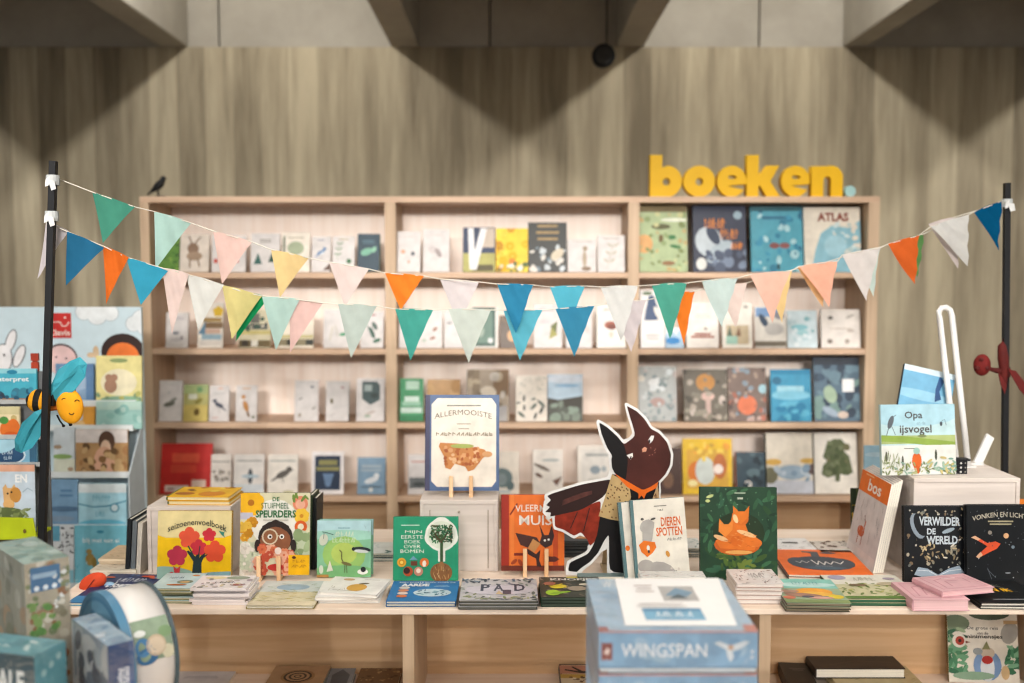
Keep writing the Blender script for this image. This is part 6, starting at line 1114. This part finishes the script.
shobj = m.build('info_sheet'); shobj.location = shO; tag(shobj, 'white printed information sheet lying on the topmost pale blue game box', 'paper')
# boxes front left
def place(o, u, v, ztop, yaw, w, hgt):
    """put the box so that its near top corner (front face, right end) shows at u, v"""
    p = PZ(u, v, ztop); M = Matrix.Rotation(R_(yaw), 4, 'Z'); off = M @ Vector((w / 2, 0, 0))
    o.matrix_world = Matrix.Translation((p.x - off.x, p.y - off.y, ztop - hgt + .0006)) @ M
def ztop_at(v, Y): return H + ratio(v) * Y
# teal box, near corner (34, 657)
Yt = 1.70; zt_b = ztop_at(657, Yt)
tl = S(12, 3, ['#5f9aa5', '#7fb3ba'], .08, .16)
tb_ = gamebox('teal board game box with white lettering and orange shape at the bottom left corner', .16, .078, .16, {'front': R(0, 0, 1, 1, '#33525e') + T('ALE', .5, .5, .86, .8, '#e4eaea', .03) + E(.7, .25, .2, .14, '#c4573f') + E(.4, .2, .3, .1, '#2a444e'), 'top': R(0, 0, 1, 1, '#6fa9b3') + S(16, 4, ['#dfe9ea', '#c9dcde', '#5f98a3'], .04, .09, (.2, .3, .8, .75), 'leaf') + tl, 'right': R(0, 0, 1, 1, '#63a0ac') + C(.28, .74, .085, '#a9cdd2') + C(.52, .8, .085, '#a9cdd2') + C(.76, .86, .085, '#a9cdd2')}, '#63a0ac')
place(tb_, 34, 657, zt_b, -16, .16, .16)
# riser so that it stands on the table
def riser(label, o, w, d, h, col):
    pass
# tall wrapped box, near corner (24, 565)
Yb_ = 1.86; z_b = ztop_at(565, Yb_); hb = z_b - ntz - .001
side = R(0, 0, 1, 1, '#b5ad9a') + S(70, 6, ['#8f8a74', '#c9c2b0', '#a9876a', '#7d8a66', '#d9d5c8', '#946a48'], .06, .14) + S(24, 8, ['#5f8a4f', '#7d9a5f'], .06, .12, (.1, .55, .7, .75)) + S(30, 9, ['#a0673c', '#7d5233', '#c9a07a'], .06, .13, (.2, .1, 1, .45)) + R(.12, .82, .78, .97, '#55789c') + R(.16, .9, .7, .93, '#9fb8cd') + C(.25, .84, .06, '#dfe9f0') + C(.45, .84, .06, '#dfe9f0') + C(.65, .84, .06, '#dfe9f0') + S(16, 4, ['#dfe3e2', '#8f9a9a'], .03, .06, (.55, .7, 1, .95))
tall = gamebox('tall plastic wrapped puzzle box with nature picture at the left edge', .2, .082, hb, {'front': R(0, 0, 1, 1, '#a9b0a5') + S(50, 7, ['#8f9a90', '#c5cac2', '#7d8a7a', '#b9a48a'], .08, .16), 'top': R(0, 0, 1, 1, '#b9cfc6') + S(20, 3, ['#a3bdb2', '#cfe0da', '#8fa99f'], .06, .12), 'right': side}, '#a9bcb5')
place(tall, 24, 565, z_b, -47, .2, hb)
# blue box, near corner (107, 646)
Yc = 1.74; z_c = ztop_at(646.5, Yc); hc = z_c - ntz - .001
blue = gamebox('navy and grey plastic wrapped game box standing before the round tin', .19, .046, hc, {'front': R(0, 0, 1, 1, '#8fa5b5') + E(.5, .62, .4, .4, '#c5cdd0') + S(30, 5, ['#5f7486', '#aebcc5', '#4a5d70', '#d5dadb', '#7d8a8a'], .08, .18) + S(16, 8, ['#6d5a4f', '#8a6f5c', '#a88f7c'], .08, .16, (0, 0, .8, .42)) + R(0, 0, .06, 1, '#c9d5db'), 'top': R(0, 0, 1, 1, '#a5bed0') + S(16, 3, ['#dfe8ee', '#7f9fb8'], .05, .1, kind='leaf'), 'right': R(0, 0, 1, 1, '#2d4874') + R(.82, 0, 1, 1, '#3b5a8c') + T('Photos', .05, .62, .95, .76, '#dfe6f0', .02, 0, 90)}, '#2d4874')
place(blue, 107.5, 646.5, z_c, -48.5, .19, hc)
tb_.location.z = zt_b - .16 + .0006
# box below the teal one
b2 = gamebox('slate board game box under the teal one, mostly below the picture edge', .16, .078, zt_b - .16 - ntz - .001, {}, '#4a6a75', wrap=False)
b2.matrix_world = tb_.matrix_world.copy(); b2.location.z = ntz + .0006
# round tin standing on its rim
TYt = 2.0; ct = P(127.5, 651, TYt - .0); rt = .132
ax = Vector((-.73, -.683, 0)).normalized(); cz = ntz + rt + .0006
tin = tag(empty('round_tin', (ct.x, ct.y, cz)), 'big round white tin with blue lid standing on its rim beside the game boxes', 'tin')
wht = ink('#ece7e2', .35, .04); navy = ink('#3a5468', .4, .1)
L_ = .047
def rim(a, b, r0, r1, mat, n=56, caps=True):
    m = MB(); m.loft([ax * a, ax * b], [r0, r1], mat, n, caps); return m
m = MB(); m.loft([ax * -L_, ax * L_], [rt - .003, rt - .003], wht, 64)
m.build('tin_body', tin, True)
for a in (-L_ - .004, ):
    m = rim(a, a + .008, rt, rt, ink('#4a5a60', .35)); m.build('back_rim', tin)
m = MB(); m.loft([ax * (L_ - .012), ax * (L_ + .006)], [rt, rt], ink('#5b8cab', .35, .1), 64); 
fc = ax * (L_ + .0062); uy = Z_; ux = uy.cross(ax).normalized()
m.art(fc - ux * rt * .98 - uy * rt * .98 * 1.0, ux, uy, rt * 1.96, rt * 1.96, C(.5, .5, .47, '#4f83a5', 40) + C(.5, .5, .44, '#6a9bb8', 40) + S(30, 4, ['#4a7f9f', '#88b3c8', '#35617f', '#a9c8d5'], .04, .1, (.2, .2, .8, .8)) + LN([(.1, .62), (.5, .55), (.9, .5)], .02, '#a9c3d0') + E(.5, .42, .2, .12, '#35617f'))
m.build('blue_lid', tin)
# printed paper band round the middle of the curved side
m = MB(); n = 24; vs = []; fs = []; cs = []
A0, A1 = 8, 44
def onside(t, ang, r): return ax * t + ux * (math.cos(R_(ang)) * r) + uy * (math.sin(R_(ang)) * r)
for i in range(n + 1):
    ang = A0 + (A1 - A0) * i / n
    vs += [onside(-L_ + .006, ang, rt - .0012), onside(L_ - .014, ang, rt - .0012)]
for i in range(n): fs.append((2 * i, 2 * i + 1, 2 * i + 3, 2 * i + 2))
m.add(vs, fs, ink('#8fa38a', .4, .25, 30))
def dab(t, ang, rt_, ra, c, l):
    k = 14; m.add([onside(t + rt_ * math.cos(2 * math.pi * q / k), ang + ra * math.sin(2 * math.pi * q / k), rt - .001 + l) for q in range(k)], [tuple(range(k))], c)
dab(.012, 12, .022, 7, '#3f6f9c', .0003); dab(.018, 20, .016, 8, '#4f83b0', .0005); dab(-.008, 20, .02, 9, '#c9b59c', .0006); dab(-.008, 20, .016, 7, '#d9c8b0', .0008); dab(.02, 32, .012, 3, '#e9ece8', .0005); dab(-.03, 13, .012, 6, '#d5d0b5', .0005); dab(-.03, 30, .014, 5, '#7d9a70', .0005)
m.build('paper_band', tin, True)
# ================================================================ camera
cam = bpy.data.cameras.new('camera'); co = bpy.data.objects.new('camera', cam); COL.objects.link(co)
co.location = (0, 0, H); co.rotation_euler = (R_(90) - PITCH, 0, 0)
cam.sensor_width = 36; cam.lens = F * 36 / 1024; cam.clip_end = 60
cam.dof.use_dof = True; cam.dof.focus_distance = 2.65; cam.dof.aperture_fstop = FSTOP; cam.dof.aperture_blades = 0
scene.camera = co
vs_ = scene.view_settings
vs_.view_transform = 'Standard'; vs_.look = 'None'; vs_.gamma = 1; vs_.use_curve_mapping = False; vs_.exposure = EXPO
scene.cycles.use_denoising = True
scene.cycles.filter_width = 1.1
scene.cycles.max_bounces = 8
